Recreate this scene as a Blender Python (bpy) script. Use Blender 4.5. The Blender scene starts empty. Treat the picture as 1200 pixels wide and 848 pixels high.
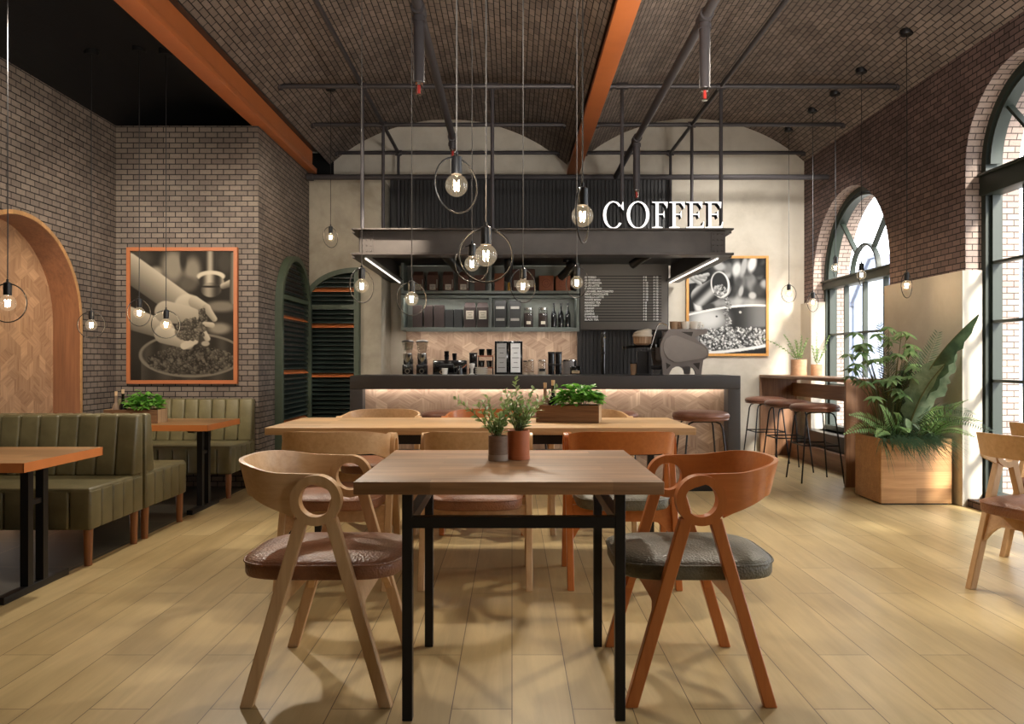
import bpy, bmesh, math, random
import numpy as np
from mathutils import Vector, Matrix, Euler
random.seed(7)
PI = math.pi
sc = bpy.context.scene
C = bpy.context.collection
V = Vector

# ------------------------------------------------------------------ colours / materials
def S(r, g, b):
    f = lambda c: (c / 255 / 12.92) if c / 255 <= 0.04045 else ((c / 255 + 0.055) / 1.055) ** 2.4
    return (f(r), f(g), f(b), 1)

def newmat(name):
    m = bpy.data.materials.new(name); m.use_nodes = True
    nt = m.node_tree
    return m, nt, nt.nodes['Principled BSDF']

def N(nt, t, **kw):
    n = nt.nodes.new(t)
    for k, v in kw.items():
        if k in n.inputs: n.inputs[k].default_value = v
        else: setattr(n, k, v)
    return n

def ramp(nt, fac, stops):
    r = nt.nodes.new('ShaderNodeValToRGB')
    e = r.color_ramp.elements
    while len(e) < len(stops): e.new(0.5)
    for i, (p, c) in enumerate(stops):
        e[i].position = p; e[i].color = c
    nt.links.new(fac, r.inputs[0])
    return r.outputs[0]

def mixc(nt, fac, a, b, mode='MIX'):
    m = nt.nodes.new('ShaderNodeMix'); m.data_type = 'RGBA'; m.blend_type = mode
    for i, v in ((0, fac), (6, a), (7, b)):
        if isinstance(v, (int, float, tuple)): m.inputs[i].default_value = v
        else: nt.links.new(v, m.inputs[i])
    return m.outputs[2]

def coords(nt, kind='Object', scale=(1, 1, 1), rot=(0, 0, 0)):
    t = nt.nodes.new('ShaderNodeTexCoord'); mp = nt.nodes.new('ShaderNodeMapping')
    mp.inputs['Scale'].default_value = scale; mp.inputs['Rotation'].default_value = rot
    nt.links.new(t.outputs[kind], mp.inputs[0])
    return mp.outputs[0]

def noise(nt, vec, scale, detail=4, rough=0.55, dist=0.0):
    n = N(nt, 'ShaderNodeTexNoise', Scale=scale, Detail=detail, Roughness=rough, Distortion=dist)
    nt.links.new(vec, n.inputs['Vector'])
    return n.outputs[0]

def bump(nt, p, h, strength=0.3, dist=0.01):
    b = N(nt, 'ShaderNodeBump', Strength=strength, Distance=dist)
    nt.links.new(h, b.inputs['Height']); nt.links.new(b.outputs[0], p.inputs['Normal'])

def plain(name, col, rough=0.5, metal=0.0, var=0.12, nscale=14, bmp=0.0, spec=0.5, coat=0.0):
    m, nt, p = newmat(name)
    v = coords(nt)
    f = noise(nt, v, nscale, 4)
    dark = tuple(c * (1 - var) for c in col[:3]) + (1,)
    lite = tuple(min(1, c * (1 + var)) for c in col[:3]) + (1,)
    nt.links.new(ramp(nt, f, [(0.3, dark), (0.7, lite)]), p.inputs['Base Color'])
    p.inputs['Roughness'].default_value = rough; p.inputs['Metallic'].default_value = metal
    p.inputs['Specular IOR Level'].default_value = spec; p.inputs['Coat Weight'].default_value = coat
    if bmp: bump(nt, p, noise(nt, v, nscale * 8, 3), bmp, 0.004)
    return m

def wood(name, light, dark, axis=0, scale=1.0, rough=0.42, stave=None, kind='Object', contrast=1.0, spec=0.45):
    m, nt, p = newmat(name)
    s = [16 * scale] * 3; s[axis] = 1.3 * scale
    v = coords(nt, kind, tuple(s))
    f1 = noise(nt, v, 1.0, 6, 0.6, 0.8)
    s2 = [70 * scale] * 3; s2[axis] = 3 * scale
    f2 = noise(nt, coords(nt, kind, tuple(s2)), 1.0, 3, 0.6, 0.2)
    c = ramp(nt, f1, [(0.5 - 0.22 / contrast, dark), (0.5 + 0.2 / contrast, light)])
    c = mixc(nt, 0.35, c, ramp(nt, f2, [(0.35, dark), (0.62, light)]))
    if stave:
        b = N(nt, 'ShaderNodeTexBrick', Scale=1.0)
        b.inputs['Brick Width'].default_value = stave[0]; b.inputs['Row Height'].default_value = stave[1]
        b.inputs['Mortar Size'].default_value = 0.0; b.offset = 0.43
        b.inputs['Color1'].default_value = (0.68, 0.68, 0.68, 1); b.inputs['Color2'].default_value = (1.15, 1.15, 1.15, 1)
        nt.links.new(coords(nt, kind, (1, 1, 1), stave[2] if len(stave) > 2 else (0, 0, 0)), b.inputs['Vector'])
        c = mixc(nt, 1.0, c, b.outputs[0], 'MULTIPLY')
    nt.links.new(c, p.inputs['Base Color'])
    p.inputs['Roughness'].default_value = rough; p.inputs['Specular IOR Level'].default_value = spec
    bump(nt, p, f2, 0.08, 0.002)
    return m

def brickmat(name, c1, c2, mortar, bw=0.108, rh=0.0475, ms=0.0042, kind='UV', bmp=0.5, big=0.35):
    m, nt, p = newmat(name)
    v = coords(nt, kind)
    b = N(nt, 'ShaderNodeTexBrick', Scale=1.0)
    b.inputs['Brick Width'].default_value = bw; b.inputs['Row Height'].default_value = rh
    b.inputs['Mortar Size'].default_value = ms; b.inputs['Mortar Smooth'].default_value = 0.15
    b.inputs['Color1'].default_value = c1; b.inputs['Color2'].default_value = c2; b.inputs['Mortar'].default_value = mortar
    b.inputs['Bias'].default_value = -0.1
    nt.links.new(v, b.inputs['Vector'])
    n1 = noise(nt, v, 2.2, 3); n2 = noise(nt, v, 60, 4)
    c = mixc(nt, big, b.outputs[0], ramp(nt, n1, [(0.32, (0.35, 0.33, 0.33, 1)), (0.7, (1.25, 1.22, 1.2, 1))]), 'MULTIPLY')
    c = mixc(nt, 0.35, c, ramp(nt, n2, [(0.3, (0.6, 0.6, 0.6, 1)), (0.7, (1.2, 1.2, 1.2, 1))]), 'MULTIPLY')
    nt.links.new(c, p.inputs['Base Color']); p.inputs['Roughness'].default_value = 0.75
    p.inputs['Specular IOR Level'].default_value = 0.3
    inv = N(nt, 'ShaderNodeMath', operation='SUBTRACT'); inv.inputs[0].default_value = 1
    nt.links.new(b.outputs[1], inv.inputs[1])
    bump(nt, p, inv.outputs[0], bmp, 0.006)
    return m

def plaster(name, c1, c2):
    m, nt, p = newmat(name)
    v = coords(nt)
    f = noise(nt, v, 1.6, 8, 0.62, 0.6); g = noise(nt, v, 9, 5)
    c = ramp(nt, f, [(0.3, c2), (0.55, c1)])
    c = mixc(nt, 0.25, c, ramp(nt, g, [(0.35, c2), (0.6, c1)]))
    nt.links.new(c, p.inputs['Base Color']); p.inputs['Roughness'].default_value = 0.8
    bump(nt, p, g, 0.08, 0.004)
    return m

def leather(name, c1, c2, grain=260, rough=0.38, bmp=0.35):
    m, nt, p = newmat(name)
    v = coords(nt)
    vo = N(nt, 'ShaderNodeTexVoronoi', Scale=grain); nt.links.new(v, vo.inputs['Vector'])
    f = noise(nt, v, 7, 4)
    nt.links.new(ramp(nt, f, [(0.3, c2), (0.7, c1)]), p.inputs['Base Color'])
    p.inputs['Roughness'].default_value = rough; p.inputs['Specular IOR Level'].default_value = 0.45
    bump(nt, p, vo.outputs[0], bmp, 0.002)
    return m

def tinted(name, light, dark, rough=0.5):
    """wood tiles: grain along UV u, one tint per tile from its own colour attribute"""
    m, nt, p = newmat(name)
    f = noise(nt, coords(nt, 'UV', (3, 40, 1)), 1.0, 5, 0.6, 0.4)
    a = N(nt, 'ShaderNodeAttribute', attribute_name='tint')
    c = mixc(nt, 0.55, mixc(nt, a.outputs['Fac'], dark, light), ramp(nt, f, [(0.32, dark), (0.66, light)]))
    nt.links.new(c, p.inputs['Base Color']); p.inputs['Roughness'].default_value = rough
    return m

def emis(name, col, strength):
    m, nt, p = newmat(name)
    p.inputs['Base Color'].default_value = col
    p.inputs['Emission Color'].default_value = col; p.inputs['Emission Strength'].default_value = strength
    return m

def glassy(name, tint=(1, 1, 1, 1), gloss=0.08, rough=0.02, glow=None, glow_s=0.0):
    m = bpy.data.materials.new(name); m.use_nodes = True
    nt = m.node_tree; nt.nodes.clear()
    o = N(nt, 'ShaderNodeOutputMaterial'); t = N(nt, 'ShaderNodeBsdfTransparent'); t.inputs[0].default_value = tint
    g = N(nt, 'ShaderNodeBsdfGlossy'); g.inputs['Roughness'].default_value = rough
    fr = N(nt, 'ShaderNodeLayerWeight'); fr.inputs[0].default_value = 0.25
    mul = N(nt, 'ShaderNodeMath', operation='MULTIPLY_ADD'); mul.inputs[1].default_value = gloss * 3; mul.inputs[2].default_value = gloss * 0.4
    nt.links.new(fr.outputs['Facing'], mul.inputs[0])
    mx = N(nt, 'ShaderNodeMixShader'); nt.links.new(mul.outputs[0], mx.inputs[0])
    nt.links.new(t.outputs[0], mx.inputs[1]); nt.links.new(g.outputs[0], mx.inputs[2])
    out = mx.outputs[0]
    if glow:
        e = N(nt, 'ShaderNodeEmission'); e.inputs[0].default_value = glow; e.inputs[1].default_value = glow_s
        ad = N(nt, 'ShaderNodeAddShader'); nt.links.new(out, ad.inputs[0]); nt.links.new(e.outputs[0], ad.inputs[1]); out = ad.outputs[0]
    nt.links.new(out, o.inputs[0])
    return m

def leafmat(name, c1, c2, trans=0.25):
    m, nt, p = newmat(name)
    v = coords(nt)
    f = noise(nt, v, 14, 3)
    c = ramp(nt, f, [(0.35, c2), (0.65, c1)])
    nt.links.new(c, p.inputs['Base Color']); p.inputs['Roughness'].default_value = 0.42
    tr = N(nt, 'ShaderNodeBsdfTranslucent'); nt.links.new(c, tr.inputs[0])
    mx = N(nt, 'ShaderNodeMixShader'); mx.inputs[0].default_value = trans
    o = nt.nodes['Material Output']
    nt.links.new(p.outputs[0], mx.inputs[1]); nt.links.new(tr.outputs[0], mx.inputs[2]); nt.links.new(mx.outputs[0], o.inputs[0])
    return m

M = {}
M['brick'] = brickmat('brick_taupe', S(128, 116, 106), S(107, 96, 88), S(32, 28, 27))
M['brick_side'] = brickmat('brick_plum', S(124, 102, 97), S(98, 80, 76), S(24, 20, 20))
M['brick_reveal'] = brickmat('brick_reveal_lit', S(176, 158, 148), S(152, 134, 126), S(80, 70, 66))  # same brick lightened, with the window light put into its colour
M['brick_vault'] = brickmat('brick_vault', S(136, 122, 112), S(112, 99, 91), S(32, 29, 28), bw=0.115, rh=0.05)
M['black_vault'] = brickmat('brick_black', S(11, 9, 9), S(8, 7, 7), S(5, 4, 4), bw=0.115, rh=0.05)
M['plaster'] = plaster('plaster_beige', S(206, 198, 184), S(182, 173, 158))
M['plaster_l'] = plaster('plaster_grey', S(178, 168, 150), S(142, 132, 115))
M['clad'] = plaster('cladding_beige', S(206, 197, 182), S(192, 182, 166))
# floor planks run away from the camera
m, nt, p = newmat('oak_planks')
v = coords(nt, 'Object', (1, 1, 1), (0, 0, PI / 2))
b = N(nt, 'ShaderNodeTexBrick', Scale=1.0); b.offset = 0.37
b.inputs['Brick Width'].default_value = 1.24; b.inputs['Row Height'].default_value = 0.195
b.inputs['Mortar Size'].default_value = 0.0016; b.inputs['Mortar Smooth'].default_value = 0.1
b.inputs['Color1'].default_value = S(203, 180, 132); b.inputs['Color2'].default_value = S(186, 162, 115); b.inputs['Mortar'].default_value = S(92, 72, 44)
nt.links.new(v, b.inputs['Vector'])
f = noise(nt, coords(nt, 'Object', (13, 1.1, 1)), 1.0, 6, 0.6, 1.0)
g = noise(nt, coords(nt, 'Object', (3.2, 1.3, 1)), 1.0, 4, 0.55, 0.5)
c = mixc(nt, 0.5, b.outputs[0], ramp(nt, f, [(0.32, (0.72, 0.68, 0.62, 1)), (0.66, (1.12, 1.1, 1.08, 1))]), 'MULTIPLY')
c = mixc(nt, 0.4, c, ramp(nt, g, [(0.34, (0.7, 0.65, 0.56, 1)), (0.6, (1.1, 1.1, 1.1, 1))]), 'MULTIPLY')
nt.links.new(c, p.inputs['Base Color']); p.inputs['Roughness'].default_value = 0.36
bump(nt, p, f, 0.05, 0.002)
M['floor'] = m
m, nt, p = newmat('dark_floor_tiles')
b = N(nt, 'ShaderNodeTexBrick', Scale=1.0); b.offset = 0.0
b.inputs['Brick Width'].default_value = 0.6; b.inputs['Row Height'].default_value = 0.6; b.inputs['Mortar Size'].default_value = 0.004
b.inputs['Color1'].default_value = S(84, 80, 72); b.inputs['Color2'].default_value = S(76, 72, 64); b.inputs['Mortar'].default_value = S(120, 108, 84)
nt.links.new(coords(nt), b.inputs['Vector']); nt.links.new(b.outputs[0], p.inputs['Base Color']); p.inputs['Roughness'].default_value = 0.4
M['floor_tile'] = m
M['table_x'] = wood('walnut_top', S(172, 130, 90), S(122, 88, 58), 0, 1.0, 0.5, (0.55, 0.075), spec=0.35)
M['long_x'] = wood('oak_top', S(206, 170, 124), S(166, 128, 86), 0, 1.0, 0.46, (0.9, 0.11), spec=0.4)
M['booth_x'] = wood('booth_top', S(190, 148, 100), S(150, 108, 66), 0, 1.0, 0.36, (0.7, 0.11))
M['chair_wood'] = wood('beech', S(218, 182, 138), S(192, 150, 106), 0, 0.8, 0.36)
M['chair_wood_v'] = wood('beech_upright', S(214, 178, 134), S(186, 146, 102), 2, 0.8, 0.36)
M['orange_wood'] = wood('orange_stain', S(200, 122, 62), S(174, 98, 46), 0, 0.8, 0.3, contrast=0.7)
M['orange_wood_v'] = wood('orange_stain_upright', S(198, 120, 61), S(172, 96, 45), 2, 0.8, 0.3, contrast=0.7)
M['wood_mid'] = wood('bar_wood', S(164, 122, 92), S(122, 86, 62), 1, 1.0, 0.45)
M['wood_mid_v'] = wood('bar_wood_upright', S(160, 118, 88), S(114, 80, 57), 2, 1.0, 0.45)
M['wood_niche'] = wood('niche_wood', S(132, 88, 58), S(98, 62, 40), 2, 1.0, 0.45)
M['planter_wood'] = wood('planter_wood', S(206, 158, 108), S(168, 120, 76), 0, 1.0, 0.42, (0.6, 0.13, (PI / 2, 0, 0)))
M['box_wood'] = wood('rough_crate', S(146, 108, 74), S(88, 60, 38), 0, 1.6, 0.7, contrast=1.4)
M['box_end'] = wood('crate_end', S(212, 180, 138), S(170, 136, 96), 2, 1.6, 0.7)
M['leg_wood'] = wood('bench_leg_wood', S(160, 106, 66), S(116, 72, 42), 2, 1.0, 0.4)
M['tiles'] = tinted('rhombic_oak_tiles', S(206, 180, 156), S(142, 114, 96))
M['tiles_l'] = tinted('rhombic_niche_tiles', S(196, 158, 122), S(140, 104, 76))
M['orange'] = plain('orange_paint', S(192, 110, 60), 0.45, 0, 0.06, 5)
M['orange_frame'] = plain('orange_frame', S(166, 98, 56), 0.5, 0, 0.06, 5)
M['orange_edge'] = plain('orange_edge_paint', S(206, 124, 64), 0.45, 0, 0.06, 6)
M['frame_light'] = wood('pale_orange_frame', S(222, 166, 92), S(200, 140, 70), 2, 1, 0.4)
M['black'] = plain('black_metal', S(26, 24, 25), 0.42, 0.3, 0.1)
M['blackp'] = plain('black_plastic', S(20, 19, 20), 0.35, 0, 0.1)
M['gloss_black'] = plain('gloss_black', S(12, 12, 13), 0.12, 0, 0.1, coat=0.5)
M['steel'] = plain('dark_steel', S(66, 60, 56), 0.4, 0.3, 0.16, 7)
M['cord'] = plain('cord_lit_grey', S(84, 80, 76), 0.6)
M['ring'] = plain('ring_metal', S(24, 22, 21), 0.5, 0.2)
M['pipe'] = plain('pipe_paint', S(70, 66, 68), 0.5, 0.4, 0.08)
M['counter'] = plain('counter_laminate', S(66, 62, 61), 0.55, 0, 0.06, 6)
M['flute'] = plain('black_slat_panel', S(33, 31, 32), 0.5, 0, 0.06)
M['green_frame'] = plain('green_paint', S(32, 41, 33), 0.5, 0, 0.06)
M['shutter'] = plain('shutter_green', S(66, 76, 60), 0.55, 0, 0.08)
M['louver'] = plain('louver_green', S(38, 47, 43), 0.4, 0, 0.1)
M['shelf'] = plain('shelf_greygreen', S(104, 110, 104), 0.5, 0, 0.05)
M['shelf_back'] = plain('shelf_back', S(120, 122, 114), 0.6, 0, 0.08)
M['chrome'] = plain('chrome', S(210, 208, 205), 0.15, 1.0, 0.05)
M['grey_machine'] = plain('grey_enamel', S(132, 124, 120), 0.4, 0.1, 0.05)
M['grey_machine2'] = plain('grey_enamel_pale', S(152, 144, 139), 0.4, 0.1, 0.05)
M['white'] = plain('white_china', S(236, 230, 220), 0.25, 0, 0.03)
M['brown_cup'] = plain('brown_china', S(170, 140, 112), 0.3, 0, 0.1)
M['brown_bag'] = plain('brown_paper', S(84, 54, 42), 0.7, 0, 0.1, 20)
M['dark_bag'] = plain('dark_brown_paper', S(50, 35, 31), 0.7, 0, 0.1, 20)
M['black_bag'] = plain('black_paper', S(31, 29, 28), 0.6, 0, 0.1, 20)
M['orange_bag'] = plain('orange_paper', S(146, 82, 50), 0.65, 0, 0.1, 20)
M['orange_bag_d'] = plain('orange_print', S(122, 60, 32), 0.65, 0, 0.1, 20)
M['label'] = plain('label_paper', S(196, 184, 166), 0.7, 0, 0.05)
M['label_grey'] = plain('label_grey', S(150, 144, 136), 0.7, 0, 0.05)
M['ink'] = plain('label_ink', S(70, 62, 56), 0.7, 0, 0.05)
M['paper'] = plain('page_paper', S(232, 230, 226), 0.8, 0, 0.02)
M['paper_grey'] = plain('page_paper_grey', S(168, 164, 160), 0.8, 0, 0.02)
M['amber'] = plain('amber_glass', S(200, 150, 70), 0.15, 0, 0.1)
M['cork'] = plain('cork', S(216, 184, 146), 0.8, 0, 0.12, 60)
M['clay_bottle'] = plain('smoky_bottle', S(150, 128, 110), 0.25, 0, 0.08)
M['pot_grey'] = wood('pot_wood_grey', S(142, 118, 98), S(110, 88, 70), 0, 1.4, 0.6)
M['pot_base'] = plain('pot_base', S(160, 142, 124), 0.6)
M['pot_orange'] = plain('terracotta', S(190, 106, 58), 0.5, 0, 0.08)
M['pot_tan'] = wood('pot_wood_tan', S(206, 164, 128), S(172, 128, 94), 0, 1.2, 0.6)
M['soil'] = plain('soil', S(46, 34, 26), 0.95, 0, 0.3, 60)
M['leather_green'] = leather('olive_leather', S(118, 110, 79), S(95, 88, 61), 300, 0.36, 0.12)
M['leather_brown'] = leather('brown_leather', S(152, 102, 70), S(116, 74, 50), 120, 0.4, 0.9)
M['leather_olive'] = leather('grey_olive_leather', S(108, 103, 86), S(82, 79, 65), 120, 0.38, 0.9)
M['leather_stool'] = leather('stool_leather', S(146, 100, 82), S(116, 78, 62), 300, 0.36, 0.15)
M['leaf_a'] = leafmat('leaf_olive', S(176, 200, 134), S(120, 152, 90))
M['leaf_herb'] = leafmat('leaf_herb', S(132, 190, 82), S(78, 142, 50), 0.35)
M['leaf_sch'] = leafmat('leaf_schefflera', S(136, 162, 104), S(84, 116, 66))
M['leaf_fern'] = leafmat('leaf_fern', S(160, 188, 118), S(104, 142, 80))
M['leaf_dark'] = leafmat('leaf_dark', S(84, 106, 76), S(50, 72, 50))
M['leaf_ban'] = leafmat('leaf_banana', S(160, 178, 148), S(116, 140, 112))
M['grass'] = leafmat('leaf_grass', S(96, 124, 86), S(58, 86, 60))
M['leaf_pale'] = leafmat('leaf_pale', S(198, 214, 168), S(150, 180, 122))
M['stem'] = plain('stem_green', S(96, 98, 56), 0.6)
M['glass'] = glassy('window_glass', (0.98, 0.99, 0.99, 1), 0.04)
M['bulb'] = glassy('bulb_glass', (1, 0.95, 0.88, 1), 0.10, 0.03, (1, 0.82, 0.56, 1), 0.1)
M['jar'] = glassy('jar_glass', (0.86, 0.86, 0.84, 1), 0.12)
M['filament'] = emis('filament', (1, 0.78, 0.5, 1), 90)
M['led'] = emis('led_warm', (1, 0.93, 0.84, 1), 1.6)
M['led_counter'] = emis('led_counter', (1, 0.92, 0.83, 1), 22)
M['led_splash'] = emis('led_splash', (1, 0.87, 0.74, 1), 22)
M['led_shelf'] = emis('led_shelf', (1, 0.98, 0.92, 1), 30)
M['letter_face'] = emis('sign_face', (1, 1, 1, 1), 0.75)
M['text'] = plain('menu_white', S(240, 240, 238), 0.6, 0, 0.01)
M['groove'] = plain('board_groove', S(26, 24, 24), 0.7)
M['board'] = plain('board_grey', S(96, 91, 87), 0.6, 0, 0.05, 4)
M['red'] = plain('sprinkler_red', S(170, 50, 44), 0.3)
M['facade'] = plain('pale_facade', S(134, 141, 156), 0.9, 0, 0.04, 0.5)
M['facade_win'] = plain('facade_window', S(205, 208, 212), 0.6, 0, 0.02)
M['facade_roof'] = plain('facade_roof', S(112, 118, 134), 0.9, 0, 0.05, 0.5)
M['ground'] = plain('street', S(150, 148, 144), 0.9, 0, 0.05, 0.5)
M['alu'] = plain('dull_white', S(214, 210, 204), 0.5)
m, nt, p = newmat('printed_photo')
a = N(nt, 'ShaderNodeAttribute', attribute_name='print'); nt.links.new(a.outputs['Color'], p.inputs['Base Color'])
p.inputs['Roughness'].default_value = 0.6; p.inputs['Specular IOR Level'].default_value = 0.15
M['print'] = m

# ------------------------------------------------------------------ mesh builder
class MB:
    def __init__(s):
        s.bm = bmesh.new(); s.uv = s.bm.loops.layers.uv.new('UVMap'); s.tint = None
    def quad(s, pts, uvs=None):
        f = s.bm.faces.new([s.bm.verts.new(p) for p in pts])
        if uvs:
            for l, u in zip(f.loops, uvs): l[s.uv].uv = u
        return f
    def _merge(s, t):
        me = bpy.data.meshes.new('t'); t.to_mesh(me); t.free(); s.bm.from_mesh(me); bpy.data.meshes.remove(me)
    def box(s, x0, x1, y0, y1, z0, z1, bev=0.0, seg=2, shear=None, mat=None):
        t = bmesh.new(); bmesh.ops.create_cube(t, size=1)
        for v in t.verts:
            v.co = V((x0 + (v.co.x + .5) * (x1 - x0), y0 + (v.co.y + .5) * (y1 - y0), z0 + (v.co.z + .5) * (z1 - z0)))
        if bev: bmesh.ops.bevel(t, geom=list(t.edges), offset=bev, segments=seg, profile=.5, affect='EDGES')
        if shear:
            for v in t.verts: v.co = shear(v.co)
        if mat: bmesh.ops.transform(t, matrix=mat, verts=t.verts)
        s._merge(t); return s
    def grid(s, rows, closed_u=False, closed_v=False, cap=False):
        vs = [[s.bm.verts.new(p) for p in r] for r in rows]
        nr, nc = len(vs), len(vs[0])
        for i in range(nr - (0 if closed_v else 1)):
            for j in range(nc - (0 if closed_u else 1)):
                a, b = vs[i], vs[(i + 1) % nr]; k = (j + 1) % nc
                try: s.bm.faces.new((a[j], a[k], b[k], b[j]))
                except ValueError: pass
        if cap:
            s.bm.faces.new(list(reversed(vs[0]))); s.bm.faces.new(vs[-1])
        return vs
    def tube(s, path, r, n=8, closed=False, r1=None):
        P = [V(p) for p in path]; m = len(P); rows = []; nrm = None
        for i, p in enumerate(P):
            if closed: t = (P[(i + 1) % m] - P[i - 1]).normalized()
            else: t = (P[min(i + 1, m - 1)] - P[max(i - 1, 0)]).normalized()
            if nrm is None:
                nrm = t.orthogonal().normalized()
            nrm = (nrm - t * nrm.dot(t)).normalized(); bn = t.cross(nrm)
            rr = r if r1 is None else r + (r1 - r) * i / (m - 1)
            rows.append([p + (nrm * math.cos(2 * PI * k / n) + bn * math.sin(2 * PI * k / n)) * rr for k in range(n)])
        s.grid(rows, True, closed, not closed); return s
    def cyl(s, x, y, z0, z1, r, n=20, r1=None):
        return s.lathe([(0, z0), (r, z0), (r if r1 is None else r1, z1), (0, z1)], (x, y, 0), n)
    def lathe(s, prof, c=(0, 0, 0), n=24):
        c = V(c); rows = []
        for r, z in prof:
            if r <= 1e-6: rows.append([s.bm.verts.new(c + V((0, 0, z)))])
            else: rows.append([s.bm.verts.new(c + V((r * math.cos(2 * PI * k / n), r * math.sin(2 * PI * k / n), z))) for k in range(n)])
        for a, b in zip(rows, rows[1:]):
            for k in range(n):
                q = (k + 1) % n
                if len(a) == 1 and len(b) == 1: continue
                if len(a) == 1: f = (a[0], b[q], b[k])
                elif len(b) == 1: f = (a[k], a[q], b[0])
                else: f = (a[k], a[q], b[q], b[k])
                s.bm.faces.new(f)
        return s
    def prism(s, poly, to3, d0, d1):
        a = [s.bm.verts.new(to3(u, v, d0)) for u, v in poly]; b = [s.bm.verts.new(to3(u, v, d1)) for u, v in poly]
        n = len(poly); s.bm.faces.new(a); s.bm.faces.new(list(reversed(b)))
        for i in range(n): s.bm.faces.new((a[i], b[i], b[(i + 1) % n], a[(i + 1) % n]))
        return s
    def annulus(s, c, r0, r1, to3, d0, d1, n=40, a0=0, a1=2 * PI):
        full = abs(a1 - a0 - 2 * PI) < 1e-6; k = n if full else n + 1; rows = []
        for i in range(k):
            t = a0 + (a1 - a0) * i / n; cs, sn = math.cos(t), math.sin(t)
            rows.append([to3(c[0] + r * cs, c[1] + r * sn, d) for r, d in ((r0, d0), (r1, d0), (r1, d1), (r0, d1))])
        s.grid(rows, True, full, not full); return s
    def sweep(s, pts, w, d, axis, closed=False):
        """rectangular section swept in the plane whose normal is axis; w across, d along axis (centred)"""
        A = V(axis); P = [V(p) for p in pts]; m = len(P); rows = []
        for i, p in enumerate(P):
            if closed: t0 = (P[i] - P[i - 1]).normalized(); t1 = (P[(i + 1) % m] - P[i]).normalized()
            else:
                t1 = (P[min(i + 1, m - 1)] - P[max(i, 0)]) if i < m - 1 else (P[i] - P[i - 1])
                t0 = (P[i] - P[i - 1]) if i > 0 else t1
                t0 = t0.normalized(); t1 = t1.normalized()
            n0 = A.cross(t0); n1 = A.cross(t1); nn = (n0 + n1).normalized(); k = 1 / max(.4, nn.dot(n0))
            a = nn * (w / 2 * k); q = A * (d / 2)
            rows.append([p - a - q, p + a - q, p + a + q, p - a + q])
        s.grid(rows, True, closed, not closed); return s
    def sphere(s, c, r, n=16, m=10, sz=1.0):
        prof = [(r * math.sin(PI * i / m), -r * sz * math.cos(PI * i / m)) for i in range(m + 1)]
        prof[0] = (0, prof[0][1]); prof[-1] = (0, prof[-1][1])
        return s.lathe(prof, c, n)
    def outline_loft(s, rings):
        s.grid(rings, True, False, True); return s
    def leaf(s, base, d, up, L, W, bend=0.3, fold=0.25, n=4, tipw=0.0, shape=0.9):
        d = V(d).normalized(); up = V(up); side = d.cross(up)
        if side.length < 1e-4: side = d.orthogonal()
        side.normalize(); up = side.cross(d).normalized(); base = V(base)
        rows = []
        for i in range(n + 1):
            t = i / n
            w = W * .5 * max(tipw if i == n else .04, math.sin(PI * min(1, t ** shape * .96 + .03)))
            c = base + d * (L * t) - up * (bend * L * t * t)
            rows.append([c - side * w + up * (w * fold), c, c + side * w + up * (w * fold)])
        s.grid(rows); return s
    def build(s, name, mat, parent=None, smooth=35, label=None, loc=None, kind=None, recalc=True):
        if recalc: bmesh.ops.recalc_face_normals(s.bm, faces=s.bm.faces)
        me = bpy.data.meshes.new(name); s.bm.to_mesh(me); s.bm.free()
        for pl in me.polygons: pl.use_smooth = smooth > 0
        if smooth > 0: me.set_sharp_from_angle(angle=math.radians(smooth))
        if mat is not None: me.materials.append(M[mat] if isinstance(mat, str) else mat)
        o = bpy.data.objects.new(name, me); C.objects.link(o)
        if parent is not None: o.parent = parent
        if label: o['label'] = label
        if kind: o['kind'] = kind
        if loc: o.location = loc
        return o

def thing(name, label, cat, loc=(0, 0, 0), rz=0, group=None):
    o = bpy.data.objects.new(name, None); C.objects.link(o); o.location = loc; o.rotation_euler = (0, 0, rz)
    o['label'] = label; o['category'] = cat; o.empty_display_size = .1
    if group: o['group'] = group
    return o
def tag(o, label, cat, group=None):
    o['label'] = label; o['category'] = cat
    if group: o['group'] = group
    return o
def struct(o):
    o['kind'] = 'structure'; return o
def dup(root, loc, rz=None, label=None, group=None):
    r = root.copy(); C.objects.link(r); r.location = loc
    if rz is not None: r.rotation_euler = (0, 0, rz)
    if label: r['label'] = label
    if group: r['group'] = group
    for ch in list(root.children):
        c = ch.copy(); C.objects.link(c); c.parent = r
        for g in ch.children:
            d = g.copy(); C.objects.link(d); d.parent = c
    return r

XZ = lambda u, v, d: (u, d, v)
YZ = lambda u, v, d: (d, u, v)
XY = lambda u, v, d: (u, v, d)

# ------------------------------------------------------------------ room shell
LX, RX, BY, FY = -3.557, 3.53, 9.28, -2.6      # left wall, right wall, back wall, wall behind the camera
mb = MB(); mb.quad([(-2.37, FY, 0), (3.95, FY, 0), (3.95, BY, 0), (-2.37, BY, 0)]); struct(mb.build('floor', 'floor', smooth=0))
mb = MB(); mb.quad([(LX, FY, 0), (-2.37, FY, 0), (-2.37, BY, 0), (LX, BY, 0)]); struct(mb.build('floor_booth', 'floor_tile', smooth=0))

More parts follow.
